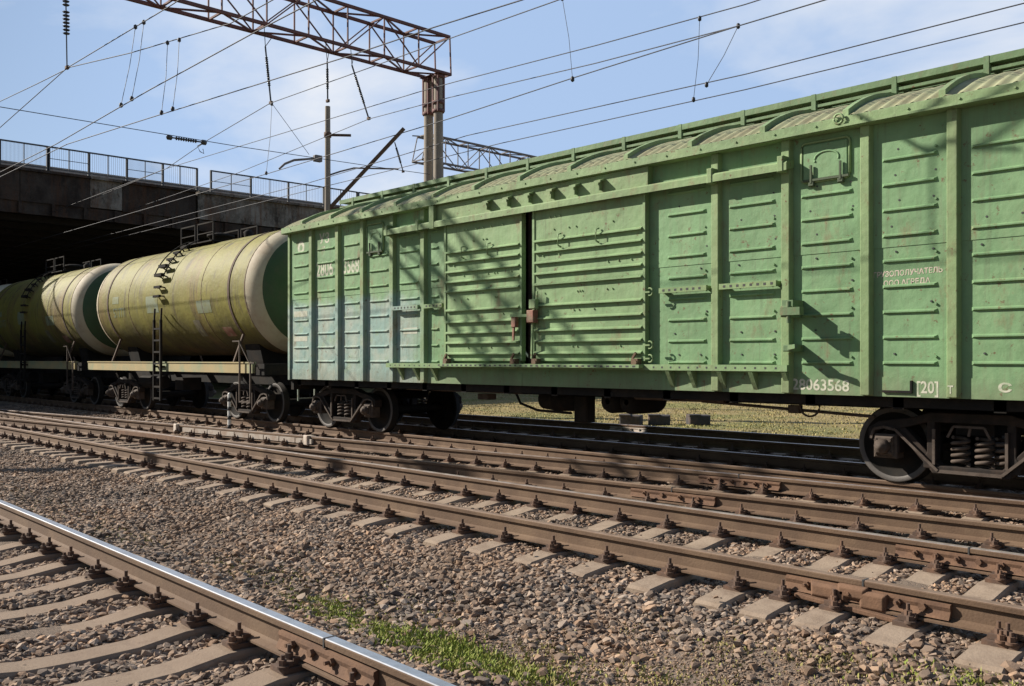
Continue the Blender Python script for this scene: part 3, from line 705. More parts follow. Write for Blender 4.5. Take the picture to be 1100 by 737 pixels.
for x in posts:
    if x == -7.72: continue
    p = MB(); w_ = .052
    p.prism_x([(WY-.007, 0), (WY-.007, 0)], 0, 0) if False else None
    p.add([(x-w_-.02, WY-.001, 1.03), (x-w_, WY-.078, 1.03), (x+w_, WY-.078, 1.03), (x+w_+.02, WY-.001, 1.03), (x-w_-.02, WY-.001, 4.03), (x-w_, WY-.078, 4.03), (x+w_, WY-.078, 4.03), (x+w_+.02, WY-.001, 4.03)],
          [(0, 1, 5, 4), (1, 2, 6, 5), (2, 3, 7, 6), (0, 3, 2, 1), (4, 5, 6, 7)])
    p.build('side_post', 'car_post', car, BO, bevel=.008)
    p2 = MB(); p2.box(x-w_, x+w_, 13.07, 13.16, 1.03, 4.03); p2.build('side_post', 'car_post', car, BO)
for x in (XL, XR):
    p = MB(); p.box(x-.03, x+.05, WY-.04, WY+.02, 1.0, 4.04) if x == XL else p.box(x-.05, x+.03, WY-.04, WY+.02, 1.0, 4.04)
    p.build('corner_post', 'car_post', car, BO, bevel=.008)
# eaves and roof
e = MB()
e.prism_x([(9.885, 4.03), (9.885, 4.15), (9.93, 4.165), (10.04, 4.165), (10.04, 4.03)], XL-.08, XR+.08)
e.prism_x([(13.235, 4.03), (13.08, 4.03), (13.08, 4.165), (13.19, 4.165), (13.235, 4.15)], XL-.08, XR+.08)
e.box(XL-.05, XR+.05, 9.862, 9.884, 4.035, 4.06)
for x in np.arange(XL+.3, XR, .53): e.tube([(x, 9.89, 4.10), (x, 9.872, 4.10)], .013, 6)
eave = e.build('eave', 'roof_green', car, BO)
RR = (1.64**2+.46**2)/(2*.46); zc_ = 4.15+.46-RR
def roofz(y): return zc_+math.sqrt(RR*RR-(y-11.56)**2)
rf = MB(); nx = int((XR-XL+.1)/.03); vs = []; yy = np.linspace(9.93, 13.19, 19)
for i in range(nx+1):
    x = XL-.05+i*(XR-XL+.1)/nx
    for y in yy: vs.append((x, y, roofz(y)+.019*math.cos(x*2*math.pi/.17)))
m_ = len(yy)
rf.add(vs, [(i*m_+j, (i+1)*m_+j, (i+1)*m_+j+1, i*m_+j+1) for i in range(nx) for j in range(m_-1)], 0, True)
for x in (XL-.05, XR+.05):
    rf.add([(x, y, roofz(y)) for y in yy]+[(x, yy[-1], 4.05), (x, yy[0], 4.05)], [tuple(range(m_+2))])
roof = rf.build('roof', 'roof_sheet', car, BO)
ribx = [-3.95-1.062*k for k in range(13)] + [-2.9]
for x in ribx:
    a = MB(); vs = []
    for y in np.linspace(9.95, 13.17, 21):
        z = roofz(y)
        vs += [(x-.035, y, z-.01), (x-.035, y, z+.075), (x+.035, y, z+.075), (x+.035, y, z-.01)]
    fs = []
    for k in range(20):
        for i in range(3): fs.append((k*4+i, k*4+i+1, (k+1)*4+i+1, (k+1)*4+i))
    fs += [(0, 1, 2, 3), (80, 81, 82, 83)]
    a.add(vs, fs); a.build('roof_rib', 'roof_green', roof, BO)
wk = MB()
wk.box(XL+.1, XR+.05, 11.19, 11.225, 4.79, 4.87); wk.box(XL+.1, XR+.05, 11.895, 11.93, 4.79, 4.87)
wk.box(XL+.1, XR+.05, 11.20, 11.24, 4.70, 4.735)
for y in (11.25, 11.47, 11.69): wk.box(XL+.12, XR, y, y+.185, 4.80, 4.83)
for x in ribx:
    for y in (11.22, 11.90):
        wk.box(x-.03, x+.03, y-.035, y-.031+.05, roofz(y)+.04, 4.875)
    wk.box(x-.025, x+.025, 11.20, 11.92, 4.755, 4.79)
wk.build('roof_walkway', 'walk_green', car, BO)
# sliding doors
def door(x0, x1, lab):
    d = MB(); y = 9.965
    d.bbox(x0, x1, y, y+.075, 1.40, 3.74, .008)
    d.box(x0, x0+.045, y-.016, y-.001, 1.41, 3.72); d.box(x1-.04, x1, y-.016, y-.001, 1.41, 3.72)
    for z in (3.21, 3.05, 2.885, 2.72, 2.56, 2.245, 2.05, 1.87, 1.705, 1.53):
        d.prism_x([(y-.001, z-.016), (y-.050, z-.020), (y-.050, z-.006), (y-.008, z+.020), (y-.001, z+.020)], x0+.05, x1-.05)
    for k in range(26):
        bx = random.uniform(x0+.1, x1-.1); bz = random.choice((3.36, 2.98, 2.80, 2.42, 2.15, 1.62, 3.55)); d.tube([(bx, y+.01, bz), (bx, y-.016, bz)], .012, 6)
    o = d.build('sliding_door', 'door_green', car, BO)
    h = MB()
    for t in (.28, .62):
        x = x0+(x1-x0)*t; h.tube([(x, y-.02, 3.28), (x, y-.085, 3.26), (x, y-.085, 3.10), (x, y-.02, 3.08)], .014, 6)
    h.build('handle', 'door_green', o, BO)
    rl = MB()
    for x in (x0+.12, x1-.12):
        rl.box(x-.055, x+.055, y-.10, y-.01, 1.355, 1.44); rl.tube([(x, y-.11, 1.385), (x, y, 1.385)], .045, 10); rl.bar((x-.06, y-.06, 1.44), (x, y-.06, 1.52), .03, .03)
    rl.build('door_roller', 'rust_rail', o, BO)
    return o
d1 = door(-12.12, -10.25, ''); d2 = door(-10.02, -7.86, '')
mb = MB(); mb.box(-10.36, -9.9, 10.20, 10.26, 1.2, 3.8); mb.build('door_gap_shade', 'stripe_black', car, BO)  # black sheet paints in the shade behind the door gap
mb = MB(); mb.box(-10.27, -10.19, 10.11, 10.18, 1.38, 3.72); mb.build('door_jamb', 'bogie_iron', car, BO)
lt = MB(); lt.bbox(-10.03, -9.88, 9.83, 9.93, 1.98, 2.17, .01); lt.bbox(-10.40, -10.30, 9.86, 9.93, 1.92, 2.12, .01); lt.bar((-10.36, 9.89, 1.95), (-10.37, 9.89, 1.72), .03, .03)
lt.build('door_latch', 'stain_red', d2, BO)
lt = MB(); lt.bbox(-10.0, -9.86, 9.85, 9.93, 2.19, 2.33, .01); lt.bar((-9.86, 9.88, 2.33), (-9.85, 9.88, 2.45), .02, .03); lt.bar((-9.94, 9.88, 2.0), (-9.96, 9.88, 1.44), .03, .03); lt.bar((-10.4, 9.86, 2.1), (-9.9, 9.86, 2.09), .03, .04)
lt.build('latch_bar', 'door_green', d2, BO)
tr_ = MB()
tr_.prism_x([(WY-.009, 3.70), (9.86, 3.655), (9.86, 3.74), (9.875, 3.76), (WY-.009, 3.80)], -13.72, -5.70)
tr_.bbox(-12.36, -7.80, 9.935, WY-.0085, 3.765, 4.028, .006)
for x in [-11.0+.47*k for k in range(6)]:
    tr_.add([(x-.02, 9.934, 3.965), (x+.10, 9.934, 3.965), (x+.10, 9.825, 3.93), (x-.02, 9.825, 3.93), (x-.02, 9.934, 3.935), (x+.10, 9.934, 3.935), (x+.10, 9.825, 3.905), (x-.02, 9.825, 3.905)], [(0, 1, 2, 3), (7, 6, 5, 4), (0, 3, 7, 4), (1, 5, 6, 2), (3, 2, 6, 7)]); tr_.box(x+.03, x+.05, 9.86, 9.934, 3.80, 3.905)
for x in (-12.35, -13.65, -12.75, -6.77, -5.78): tr_.box(x-.06, x+.06, 9.855, WY-.102, 3.64, 4.02) if x == -12.35 else tr_.bbox(x-.04, x+.04, 9.85, WY-.079, 3.64, 3.83, .01)
tr_.build('door_track', 'car_post', car, BO)
sl = MB()
sl.box(-13.72, -5.72, 9.91, WY-.008, 1.285, 1.362); sl.box(-12.2, -7.85, 9.80, 9.91, 1.312, 1.358)
for x in (-13.4, -12.95, -12.45, -7.5, -7.15, -6.7, -6.25, -5.8):
    sl.add([(x, 9.91, 1.275), (x, WY-.008, 1.275), (x, WY-.008, 1.06), (x+.06, 9.91, 1.275), (x+.06, WY-.008, 1.275), (x+.06, WY-.008, 1.06)], [(0, 1, 2), (5, 4, 3), (0, 3, 4, 1), (1, 4, 5, 2), (2, 5, 3, 0)])
sr = sl.build('door_sill', 'door_green', car, BO)
ho = MB()
for x in np.arange(-12.1, -7.9, .115): ho.box(x, x+.05, 9.7985, 9.81, 1.322, 1.346)
for x in list(np.arange(-13.6, -12.3, .14))+list(np.arange(-7.7, -5.8, .14)): ho.box(x, x+.026, 9.9085, 9.92, 1.312, 1.336)
pb = MB()
for a, b in ((-13.56, -12.83), (-12.66, -12.17), (-7.62, -6.87), (-6.68, -5.88)):
    pb.box(a, b, 9.935, 9.975, 2.305, 2.375); pb.box(a, a+.04, 9.975, WY-.001, 2.31, 2.37); pb.box(b-.04, b, 9.975, WY-.001, 2.31, 2.37)
    for x in np.arange(a+.06, b-.03, .095): ho.box(x, x+.035, 9.9335, 9.94, 2.325, 2.355)
pb.build('perforated_bar', 'car_post', car, BO); ho.build('bolt_hole', 'stripe_black', sr, BO)
# hatches
def hatch(x0, x1, z0, z1):
    h = MB(); y = WY-.008
    h.bbox(x0, x1, y-.018, y, z0, z1, .016)
    n = 20; cx, cz = (x0+x1)/2+.02, (z0+z1)/2+.02
    h.tube([(cx+.15*math.cos(t), y-.018, cz+.085*math.sin(t)) for t in np.linspace(-.3, math.pi+.3, 16)], .013, 6)
    o = h.build('ventilation_hatch', 'car_green', car, BO)
    b = MB(); r = .05; pts_ = []
    for (cx_, cz_, a0) in ((x1+.02-r, z1+.02-r, 0), (x0-.02+r, z1+.02-r, math.pi/2), (x0-.02+r, z0-.02+r, math.pi), (x1+.02-r, z0-.02+r, 1.5*math.pi)):
        pts_ += [(cx_+r*math.cos(a0+t), y-.012, cz_+r*math.sin(a0+t)) for t in (0, .52, 1.05, 1.57)]
    b.tube(pts_+[pts_[0]], .015, 6)
    b.build('hatch_frame', 'car_post', o, BO)
    k = MB()
    for x in (x0+.12, x1-.08): k.bar((x, y-.045, z0+.17), (x, y-.045, z0-.04), .022, .022)
    k.bar((x0+.02, y-.04, z0-.005), (x1+.02, y-.04, z0-.005), .02, .025)
    for x in (x0+.12, x1-.08): k.bbox(x-.035, x+.035, y-.05, y-.01, z0-.075, z0-.02, .008)
    k.build('hatch_bar', 'walk_dark', o, BO)
hatch(-5.58, -5.02, 3.52, 3.94); hatch(-14.47, -13.98, 3.42, 3.92)
st = MB()
st.bbox(-5.70, -5.60, 9.72, WY-.001, 1.92, 2.05, .012); st.box(-5.69, -5.44, 9.70, 9.80, 1.94, 2.03); st.tube([(-5.60, 9.74, 1.85), (-5.60, 9.74, 2.10)], .03, 8); st.box(-5.72, -5.58, 9.80, WY-.002, 2.04, 2.12)
st.build('door_stop', 'walk_green', car, BO)
st = MB(); st.bbox(-5.70, -5.58, 9.78, WY-.001, 1.52, 1.60, .01); st.bar((-5.66, 9.82, 1.56), (-5.48, 9.70, 1.58), .04, .05)
st.build('door_stop', 'walk_green', car, BO)
rg = MB()
for (x, z) in ((-7.74, 2.33), (-7.74, 1.62), (-7.74, 1.44)):
    rg.tube([(x+.05*math.cos(t), 9.90, z+.05*math.sin(t)) for t in np.linspace(-2, 2, 10)], .012, 6); rg.bar((x-.1, 9.9, z), (x, 9.9, z), .02, .02)
rg.build('hook', 'car_post', car, BO)
lt = MB(); lt.tube([(-5.05+.055*math.cos(t), 9.86, 4.13+.055*math.sin(t)) for t in np.linspace(0, 6.28, 18)], .014, 6); lt.build('lifting_ring', 'roof_green', car, BO)
tp = MB(); tp.box(-4.62, -4.30, WY-.03, WY-.007, 1.065, 1.09); tp.box(-4.315, -4.295, WY-.035, WY-.007, 1.065, 1.20); tp.build('card_holder', 'black_iron', car, BO)
lettering('28063568', .180, -5.73, WY-.0078, 1.075, car, BO, 'letter', 1.0, slope=-.012)
lettering('[20]', .180, -4.26, WY-.0078, 1.07, car, BO, 'letter', .82); lettering('т', .15, -3.90, WY-.0802, 1.075, car, BO, 'letter', .8)
lettering('с', .17, -3.44, WY-.0078, 1.10, car, BO, 'letter', 1.5)
lettering('ГРУЗОПОЛУЧАТЕЛЬ', .082, -4.74, WY-.0018, 2.335, car, BO, 'letter_pink', .92, slope=.02)
lettering('ООО АГРЕДА', .082, -4.62, WY-.0018, 2.235, car, BO, 'letter_pink', .95, slope=.02)
lettering('2806', .40, -16.27, WY-.0088, 3.09, car, BO, 'letter', .78); lettering('3568', .40, -15.30, WY-.0088, 3.09, car, BO, 'letter', .68)
lettering('УЗ', .27, -16.15, WY-.0088, 3.74, car, BO, 'letter', 1.1); lettering('10', .14, -16.08, WY-.0088, 3.58, car, BO, 'letter', 1.0)
em = MB(); em.add([(-16.85+r*math.cos(t*math.pi/8), WY-.0085, 3.72+r*math.sin(t*math.pi/8)) for r in (.13, .06) for t in range(16)], [(i, (i+1) % 16, 16+(i+1) % 16, 16+i) for i in range(16)])
em.build('emblem', 'letter', car, BO)
for (x0, x1, z0, z1, m_) in ((-17.14, -16.62, 2.30, 2.42, 'letter_faded'), (-17.14, -16.62, 1.80, 1.90, 'letter_faded'), (-13.38, -12.98, 1.88, 1.99, 'letter_faded'), (-15.15, -14.80, 1.46, 1.62, 'car_green'), (-17.05, -16.72, 1.46, 1.60, 'car_green')):
    MB().box(x0, x1, WY-.0025, WY-.0005, z0, z1).build('paint_patch', m_, body, BO)
# underframe
u = MB()
u.box(XL+.02, XR-.02, WY+.10, WY+.22, .90, 1.03); u.box(XL+.02, XR-.02, 12.8, 12.92, .90, 1.03)
u.box(XL, XR, 11.38, 11.74, .82, 1.05); u.box(XL, XR, WY+.06, 13.0, 1.021, 1.06)
for x in np.arange(XL+.2, XR, 1.05): u.box(x-.06, x+.06, WY+.1, 12.9, .88, 1.02)
for x in (XL+.06, XR-.1): u.box(x-.05, x+.05, WY+.02, 13.0, .80, 1.03)
uf = u.build('underframe', 'black_iron', car, BO)
a = MB(); a.lathe([(-.45, .05), (-.42, .17), (-.15, .19), (-.13, .21), (-.09, .21), (-.07, .19), (.32, .18), (.36, .05)], (1, 0, 0), (-10.35, 11.0, .78), 18)
a.bbox(-10.0, -9.72, 10.85, 11.05, .44, .86, .02); a.tube([(-11.2, 10.75, .86), (-11.1, 10.75, .70), (-10.7, 10.75, .60), (-10.0, 10.8, .58)], .022, 7)
a.build('brake_cylinder', 'black_iron', uf, BO)
a = MB()
for x in (-9.08, -8.72): a.lathe([(-.4, .04), (-.37, .15), (-.3, .18), (.3, .18), (.37, .15), (.4, .04)], (0, 1, 0), (x, 11.0, .80), 18)
a.build('air_reservoir', 'black_iron', uf, BO)
a = MB()
a.tube([(-8.5, 10.55, .90), (-7.0, 10.55, .90)], .05, 8); a.tube([(-7.4, 10.6, .86), (-4.95, 10.55, .76)], .02, 7); a.tube([(-7.4, 10.6, .95), (-5.0, 10.5, .90)], .02, 7)
a.bbox(-6.05, -5.9, 10.5, 10.6, .76, .86, .01); a.tube([(-5.75+.13*math.cos(t), 10.5, .86+.13*math.sin(t)) for t in np.linspace(0, 6.28, 20)], .014, 6)
a.tube([(-14.0, 10.6, .88), (-10.9, 10.6, .88)], .022, 7); a.box(-12.0, -11.75, 10.6, 10.8, .74, .84)
a.build('brake_rod', 'bogie_light', uf, BO)
bogie0 = make_bogie(car, (-3.86-BO[0], 0, 0)); copy_tree(bogie0, car, (-15.97-BO[0], 0, 0))
def coupler(parent, x, d, org):
    k = MB(); k.box(x, x+d*.32, 11.50, 11.62, .90, 1.04); k.bbox(min(x+d*.28, x+d*.56), max(x+d*.28, x+d*.56), 11.42, 11.66, .86, 1.10, .03)
    k.tube([(x, 11.3, .85), (x+d*.25, 11.28, .62), (x+d*.5, 11.32, .60)], .03, 8)
    k.build('coupler', 'black_iron', parent, org)
coupler(car, XL, -1, BO); coupler(car, XR, 1, BO)
el = MB()
for y in (10.3, 10.7): el.bar((XL-.10, y, .55), (XL-.10, y, 4.0), .03, .03)
for z in np.arange(.6, 4.0, .36): el.bar((XL-.10, 10.3, z), (XL-.10, 10.7, z), .025, .025)
for z in (1.1, 3.8):
    for y in (10.3, 10.7): el.bar((XL-.10, y, z), (XL, y, z), .025, .025)
el.build('end_ladder', 'car_post', car, BO)

# ------------------------------------------------------------------ tank wagons
TO = (-23.8, 11.56, 0); TZ = 3.03
tank = thing('tank_wagon', TO, 'yellow green rail tank wagon coupled directly to the green boxcar', 'tank wagon', 'tank wagons of the freight train')
X0, Y0 = TO[0], TO[1]
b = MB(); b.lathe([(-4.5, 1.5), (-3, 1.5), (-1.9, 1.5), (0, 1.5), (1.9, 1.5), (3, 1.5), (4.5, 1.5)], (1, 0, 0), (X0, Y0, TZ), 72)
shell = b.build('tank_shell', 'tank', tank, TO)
hp = [(0, 1.5), (.16, 1.475), (.30, 1.40), (.42, 1.29), (.52, 1.14), (.57, 1.03), (.66, .72), (.71, .36), (.72, 0)]
for sg in (-1, 1):
    b = MB(); b.lathe([(4.5+a, r) for a, r in hp], (sg, 0, 0), (X0, Y0, TZ), 64, mis=[0, 0, 0, 1, 1, 1, 1, 1])
    hd = b.build('tank_head', ['tank_white', 'tank_green'], tank, TO)
sb = MB()
def ring(mb, xc, wd, r0, r1, a0=0, a1=2*math.pi, n=60):
    vs = []; fs = []
    for i in range(n+1):
        t = a0+(a1-a0)*i/n
        for (dx, r) in ((-wd, r0), (-wd, r1), (wd, r1), (wd, r0)): vs.append((xc+dx, Y0-r*math.cos(t), TZ+r*math.sin(t)))
    for i in range(n):
        for k in range(3): fs.append((i*4+k, i*4+k+1, (i+1)*4+k+1, (i+1)*4+k))
    mb.add(vs, fs)
for dx in (-3.72, 3.72):
    s_ = MB(); ring(s_, X0+dx, .045, 1.49, 1.515, -.75, math.pi+.75)
    s_.bar((X0+dx, Y0-1.12, TZ-1.02), (X0+dx, Y0-1.36, 1.36), .05, .05); s_.bar((X0+dx, Y0+1.12, TZ-1.02), (X0+dx, Y0+1.36, 1.36), .05, .05)
    s_.build('hold_down_strap', 'strap_rust', tank, TO)
wl = MB()
for dx in (-4.49, -2.2, 2.3, 4.49): ring(wl, X0+dx, .012, 1.49, 1.506)
wl.build('weld_seam', 'rust_rail', shell, TO)
fr = MB()
fr.box(X0-5.3, X0+4.85, Y0-1.50, Y0-1.40, 1.12, 1.34); fr.box(X0-5.3, X0+4.85, Y0+1.40, Y0+1.50, 1.12, 1.34)
fr.box(X0-5.3, X0+4.85, Y0-1.52, Y0-1.40, 1.34, 1.37)
fr.build('side_beam', 'beam_yellow', tank, TO)
fr = MB(); fr.box(X0-5.3, X0+5.3, Y0-.28, Y0+.28, .82, 1.25); fr.box(X0-5.25, X0-5.1, Y0-1.39, Y0+1.39, 1.1, 1.3); fr.box(X0+4.9, X0+5.3, Y0-1.45, Y0+1.45, 1.08, 1.33)
for dx in (-3.6, 3.6): fr.prism_x([(Y0-.7, 1.2), (Y0+.7, 1.2), (Y0+.85, 1.82), (Y0+.4, 1.6), (Y0-.4, 1.6), (Y0-.85, 1.82)], X0+dx-.35, X0+dx+.35)
for dx in (-2, 0, 2): fr.box(X0+dx-.08, X0+dx+.08, Y0-1.39, Y0+1.39, 1.1, 1.28)
fr.box(X0-.3, X0+.2, Y0-1.0, Y0-.5, .62, .95); fr.tube([(X0-2.6, Y0-.9, .8), (X0-1.2, Y0-.9, .8)], .18, 14)
fr.build('underframe', 'black_iron', tank, TO)
ld_ = MB(); yl = Y0-1.60
for dx in (-.21, .21):
    ld_.bar((X0+dx, yl, .36), (X0+dx, yl, 2.45), .06, .05)
    ld_.bar((X0+dx, yl, 2.4), (X0+dx, yl+.02, 2.75), .04, .03)
for z in np.arange(.42, 2.45, .30): ld_.bar((X0-.21, yl, z), (X0+.21, yl, z), .05, .045)
ld_.bar((X0-.21, yl, 1.24), (X0-.21, Y0-1.5, 1.24), .05, .05); ld_.bar((X0+.21, yl, 1.24), (X0+.21, Y0-1.5, 1.24), .05, .05)
for t in (0.02, .17, .36, .52, .68, .84, 1.0, 1.16):
    c_, s__ = math.cos(t), math.sin(t)
    p = lambda dx, r: (X0+dx, Y0-r*c_, TZ+r*s__)
    if t in (.36, .52): ld_.bar(p(-.22, 1.66), p(.22, 1.66), .10, .08)
    ld_.bar(p(-.19, 1.62), p(.19, 1.62), .06, .06); ld_.bar(p(-.17, 1.49), p(-.17, 1.64), .03, .03); ld_.bar(p(.17, 1.49), p(.17, 1.64), .03, .03)
ld_.tube([(X0+.30, Y0-1.66*math.cos(t), TZ+1.66*math.sin(t)) for t in np.linspace(.36, 1.2, 9)], .016, 6)
ld_.tube([(X0-.30, Y0-1.66*math.cos(t), TZ+1.66*math.sin(t)) for t in np.linspace(.36, 1.2, 9)], .016, 6)
ld_.build('ladder', 'black_iron', tank, TO)
pf = MB()
for (xa, xb) in ((-.75, .1), (.25, 1.15)):
    for y in (-.62, .62):
        pf.bar((X0+xa, Y0+y, 4.36), (X0+xa, Y0+y, 5.0), .035, .035); pf.bar((X0+xb, Y0+y, 4.36), (X0+xb, Y0+y, 5.0), .035, .035)
        pf.bar((X0+xa, Y0+y, 4.98), (X0+xb, Y0+y, 4.98), .035, .035); pf.bar((X0+xa, Y0+y, 4.72), (X0+xb, Y0+y, 4.72), .025, .025)
pf.box(X0-.8, X0+1.2, Y0-.7, Y0-.35, 4.47, 4.50); pf.box(X0-.8, X0+1.2, Y0+.35, Y0+.7, 4.47, 4.50)
pf.build('top_platform', 'black_iron', tank, TO)
hc = MB(); hc.lathe([(0, .3), (.2, .3), (.2, .36), (.26, .36), (.30, .2), (.32, 0)], (0, 0, 1), (X0+.3, Y0, 4.50), 20); hc.lathe([(0, .10), (.14, .12), (.2, .05), (.21, 0)], (0, 0, 1), (X0+2.3, Y0-.25, 4.48), 12)
hc.build('hatch', 'black_iron', tank, TO)
en = MB(); yl = Y0-1.58
for x in (4.42, 4.92): en.bar((X0+x, yl, .46), (X0+x, yl, 1.85 if x < 4.6 else 1.36), .035, .03)
en.bar((X0+4.42, yl, .48), (X0+4.92, yl, .48), .035, .03); en.bar((X0+4.1, yl, 1.84), (X0+4.42, yl, 1.84), .03, .03); en.bar((X0+4.92, yl, 1.35), (X0+5.1, yl, 1.35), .03, .03)
en.bar((X0+4.42, yl, 1.8), (X0+4.86, yl, 1.36), .02, .02)
en.build('end_step', 'bogie_light', tank, TO)
def conform(o):
    for v in o.data.vertices:
        z = v.co.z - TZ + 0; r = v.co.y
        v.co.y = -math.sqrt(1.506**2-z*z) + (v.co.y + (Y0-10.04))*0.5
def skin(x0, x1, z0, z1, name, m, parent, org):
    mb = MB(); zs = np.linspace(z0, z1, 8); vs = [(x, Y0-math.sqrt(1.504**2-(z-TZ)**2), z) for z in zs for x in (x0, x1)]
    mb.add(vs, [(2*i, 2*i+1, 2*i+3, 2*i+2) for i in range(7)], 0, True); return mb.build(name, m, parent, org)
tl = lettering('57777', .36, X0-3.35, 10.04, 2.62, shell, TO, 'stencil_blue', .95); conform(tl)
skin(X0-1.0, X0-.25, 2.66, 3.10, 'paint_patch', 'stencil_blue', shell, TO); skin(X0-3.35, X0-2.9, 3.0, 3.2, 'paint_patch', 'stencil_blue', shell, TO)
skin(X0+2.0, X0+2.75, 2.55, 2.85, 'paint_patch', 'stencil_blue', shell, TO); skin(X0+1.55, X0+1.9, 2.0, 2.4, 'paint_patch', 'stain_brown', shell, TO)
skin(X0+2.9, X0+3.35, 1.98, 2.2, 'paint_patch', 'stain_red', shell, TO)
make = copy_tree(bogie0, tank, (-3.55, 0, 0)); copy_tree(bogie0, tank, (3.75, 0, 0))
coupler(tank, X0+5.3, 1, TO); coupler(tank, X0-5.3, -1, TO)
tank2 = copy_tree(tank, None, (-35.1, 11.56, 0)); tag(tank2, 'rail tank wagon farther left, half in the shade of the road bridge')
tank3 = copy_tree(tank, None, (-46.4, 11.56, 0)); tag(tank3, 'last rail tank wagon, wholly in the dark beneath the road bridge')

# ------------------------------------------------------------------ road bridge
GO = (-42, 18, 0)
br = thing('road_bridge', GO, 'dark concrete road bridge with railing crossing over the tracks at left', 'bridge')
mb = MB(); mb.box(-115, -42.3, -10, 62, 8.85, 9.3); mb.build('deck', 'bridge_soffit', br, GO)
for i, x in enumerate(np.arange(-43.4, -115, -2.6)):
    mb = MB(); mb.prism([(x-.22, 7.35), (x+.22, 7.35), (x+.22, 7.6), (x+.10, 7.75), (x+.10, 8.85), (x-.10, 8.85), (x-.10, 7.75), (x-.22, 7.6)], -10, 62)
    mb.build('girder', 'bridge_soffit', br, GO)
y = -10.0
conc = {(19.5, 23.6), (14.6, 16.0)}
cuts = [-10, -6, -2, 2, 6, 9.2, 11.8, 14.6, 16.0, 19.4, 19.5+.001, 23.6, 27, 31, 35, 40, 46, 54, 62]
for a, b_ in zip(cuts, cuts[1:]):
    if b_-a < .2: continue
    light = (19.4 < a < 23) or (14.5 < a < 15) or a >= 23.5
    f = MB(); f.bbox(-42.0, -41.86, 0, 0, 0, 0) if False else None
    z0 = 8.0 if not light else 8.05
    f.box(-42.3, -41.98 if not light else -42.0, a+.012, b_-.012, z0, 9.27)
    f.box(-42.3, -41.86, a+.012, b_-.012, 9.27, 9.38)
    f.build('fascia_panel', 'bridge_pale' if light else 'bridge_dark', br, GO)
mb = MB(); mb.box(-42.28, -42.05, -10, 62, 7.5, 8.0)
for y in np.arange(-9, 62, 1.3): mb.box(-42.05, -41.95, y-.06, y+.06, 7.5, 8.0)
mb.build('edge_girder', 'bridge_dark', br, GO)
for y0, y1 in ((-14, -9.5), (52, 62)):
    mb = MB(); mb.box(-115, -42.4, y0, y1, -.6, 8.84); mb.build('abutment_or_blocker', 'bridge_soffit', br, GO)
mb = MB(); mb.box(-115.4, -115, -10, 62, -.6, 8.84); mb.build('abutment_or_blocker', 'bridge_soffit', br, GO)  # added wall: closes the open far end to keep daylight out
def railing(ya, yb, name='railing_section'):
    m = MB(); n = max(1, round((yb-ya)/1.87)); st = (yb-ya)/n
    for k in range(n+1): y = ya+k*st; m.box(-42.13, -42.05, y-.045, y+.045, 9.38, 10.45)
    m.box(-42.12, -42.06, ya, yb, 10.40, 10.46); m.box(-42.11, -42.07, ya, yb, 9.50, 9.55)
    for k in range(n):
        m.box(-42.105, -42.075, ya+(k+.5)*st-.018, ya+(k+.5)*st+.018, 9.55, 10.40)
    for k in range(n):
        a0 = ya+k*st; sp_k = random.choice((.05, .09, .09, .14))
        for y in np.arange(a0+.06, a0+st-.04, sp_k): m.box(-42.094, -42.086, y-.004, y+.004, 9.55, 10.40)
        if random.random() < .5: m.box(-42.1, -42.08, a0+.046, a0+st-.046, 9.93, 9.955)
    return m.build(name, 'railing', br, GO)
railing(-10, 5.4); railing(5.55, 12.9); railing(12.95, 19.5); railing(20.2, 28.5); railing(28.6, 40); railing(40.1, 61)
mb = MB(); mb.box(-44.2, -44.12, -10, 62, 9.75, 10.0)
for y in np.arange(-9, 62, 2.5): mb.box(-44.28, -44.2, y-.05, y+.05, 9.3, 9.95)
mb.build('guard_rail', 'pale_tone', br, GO)

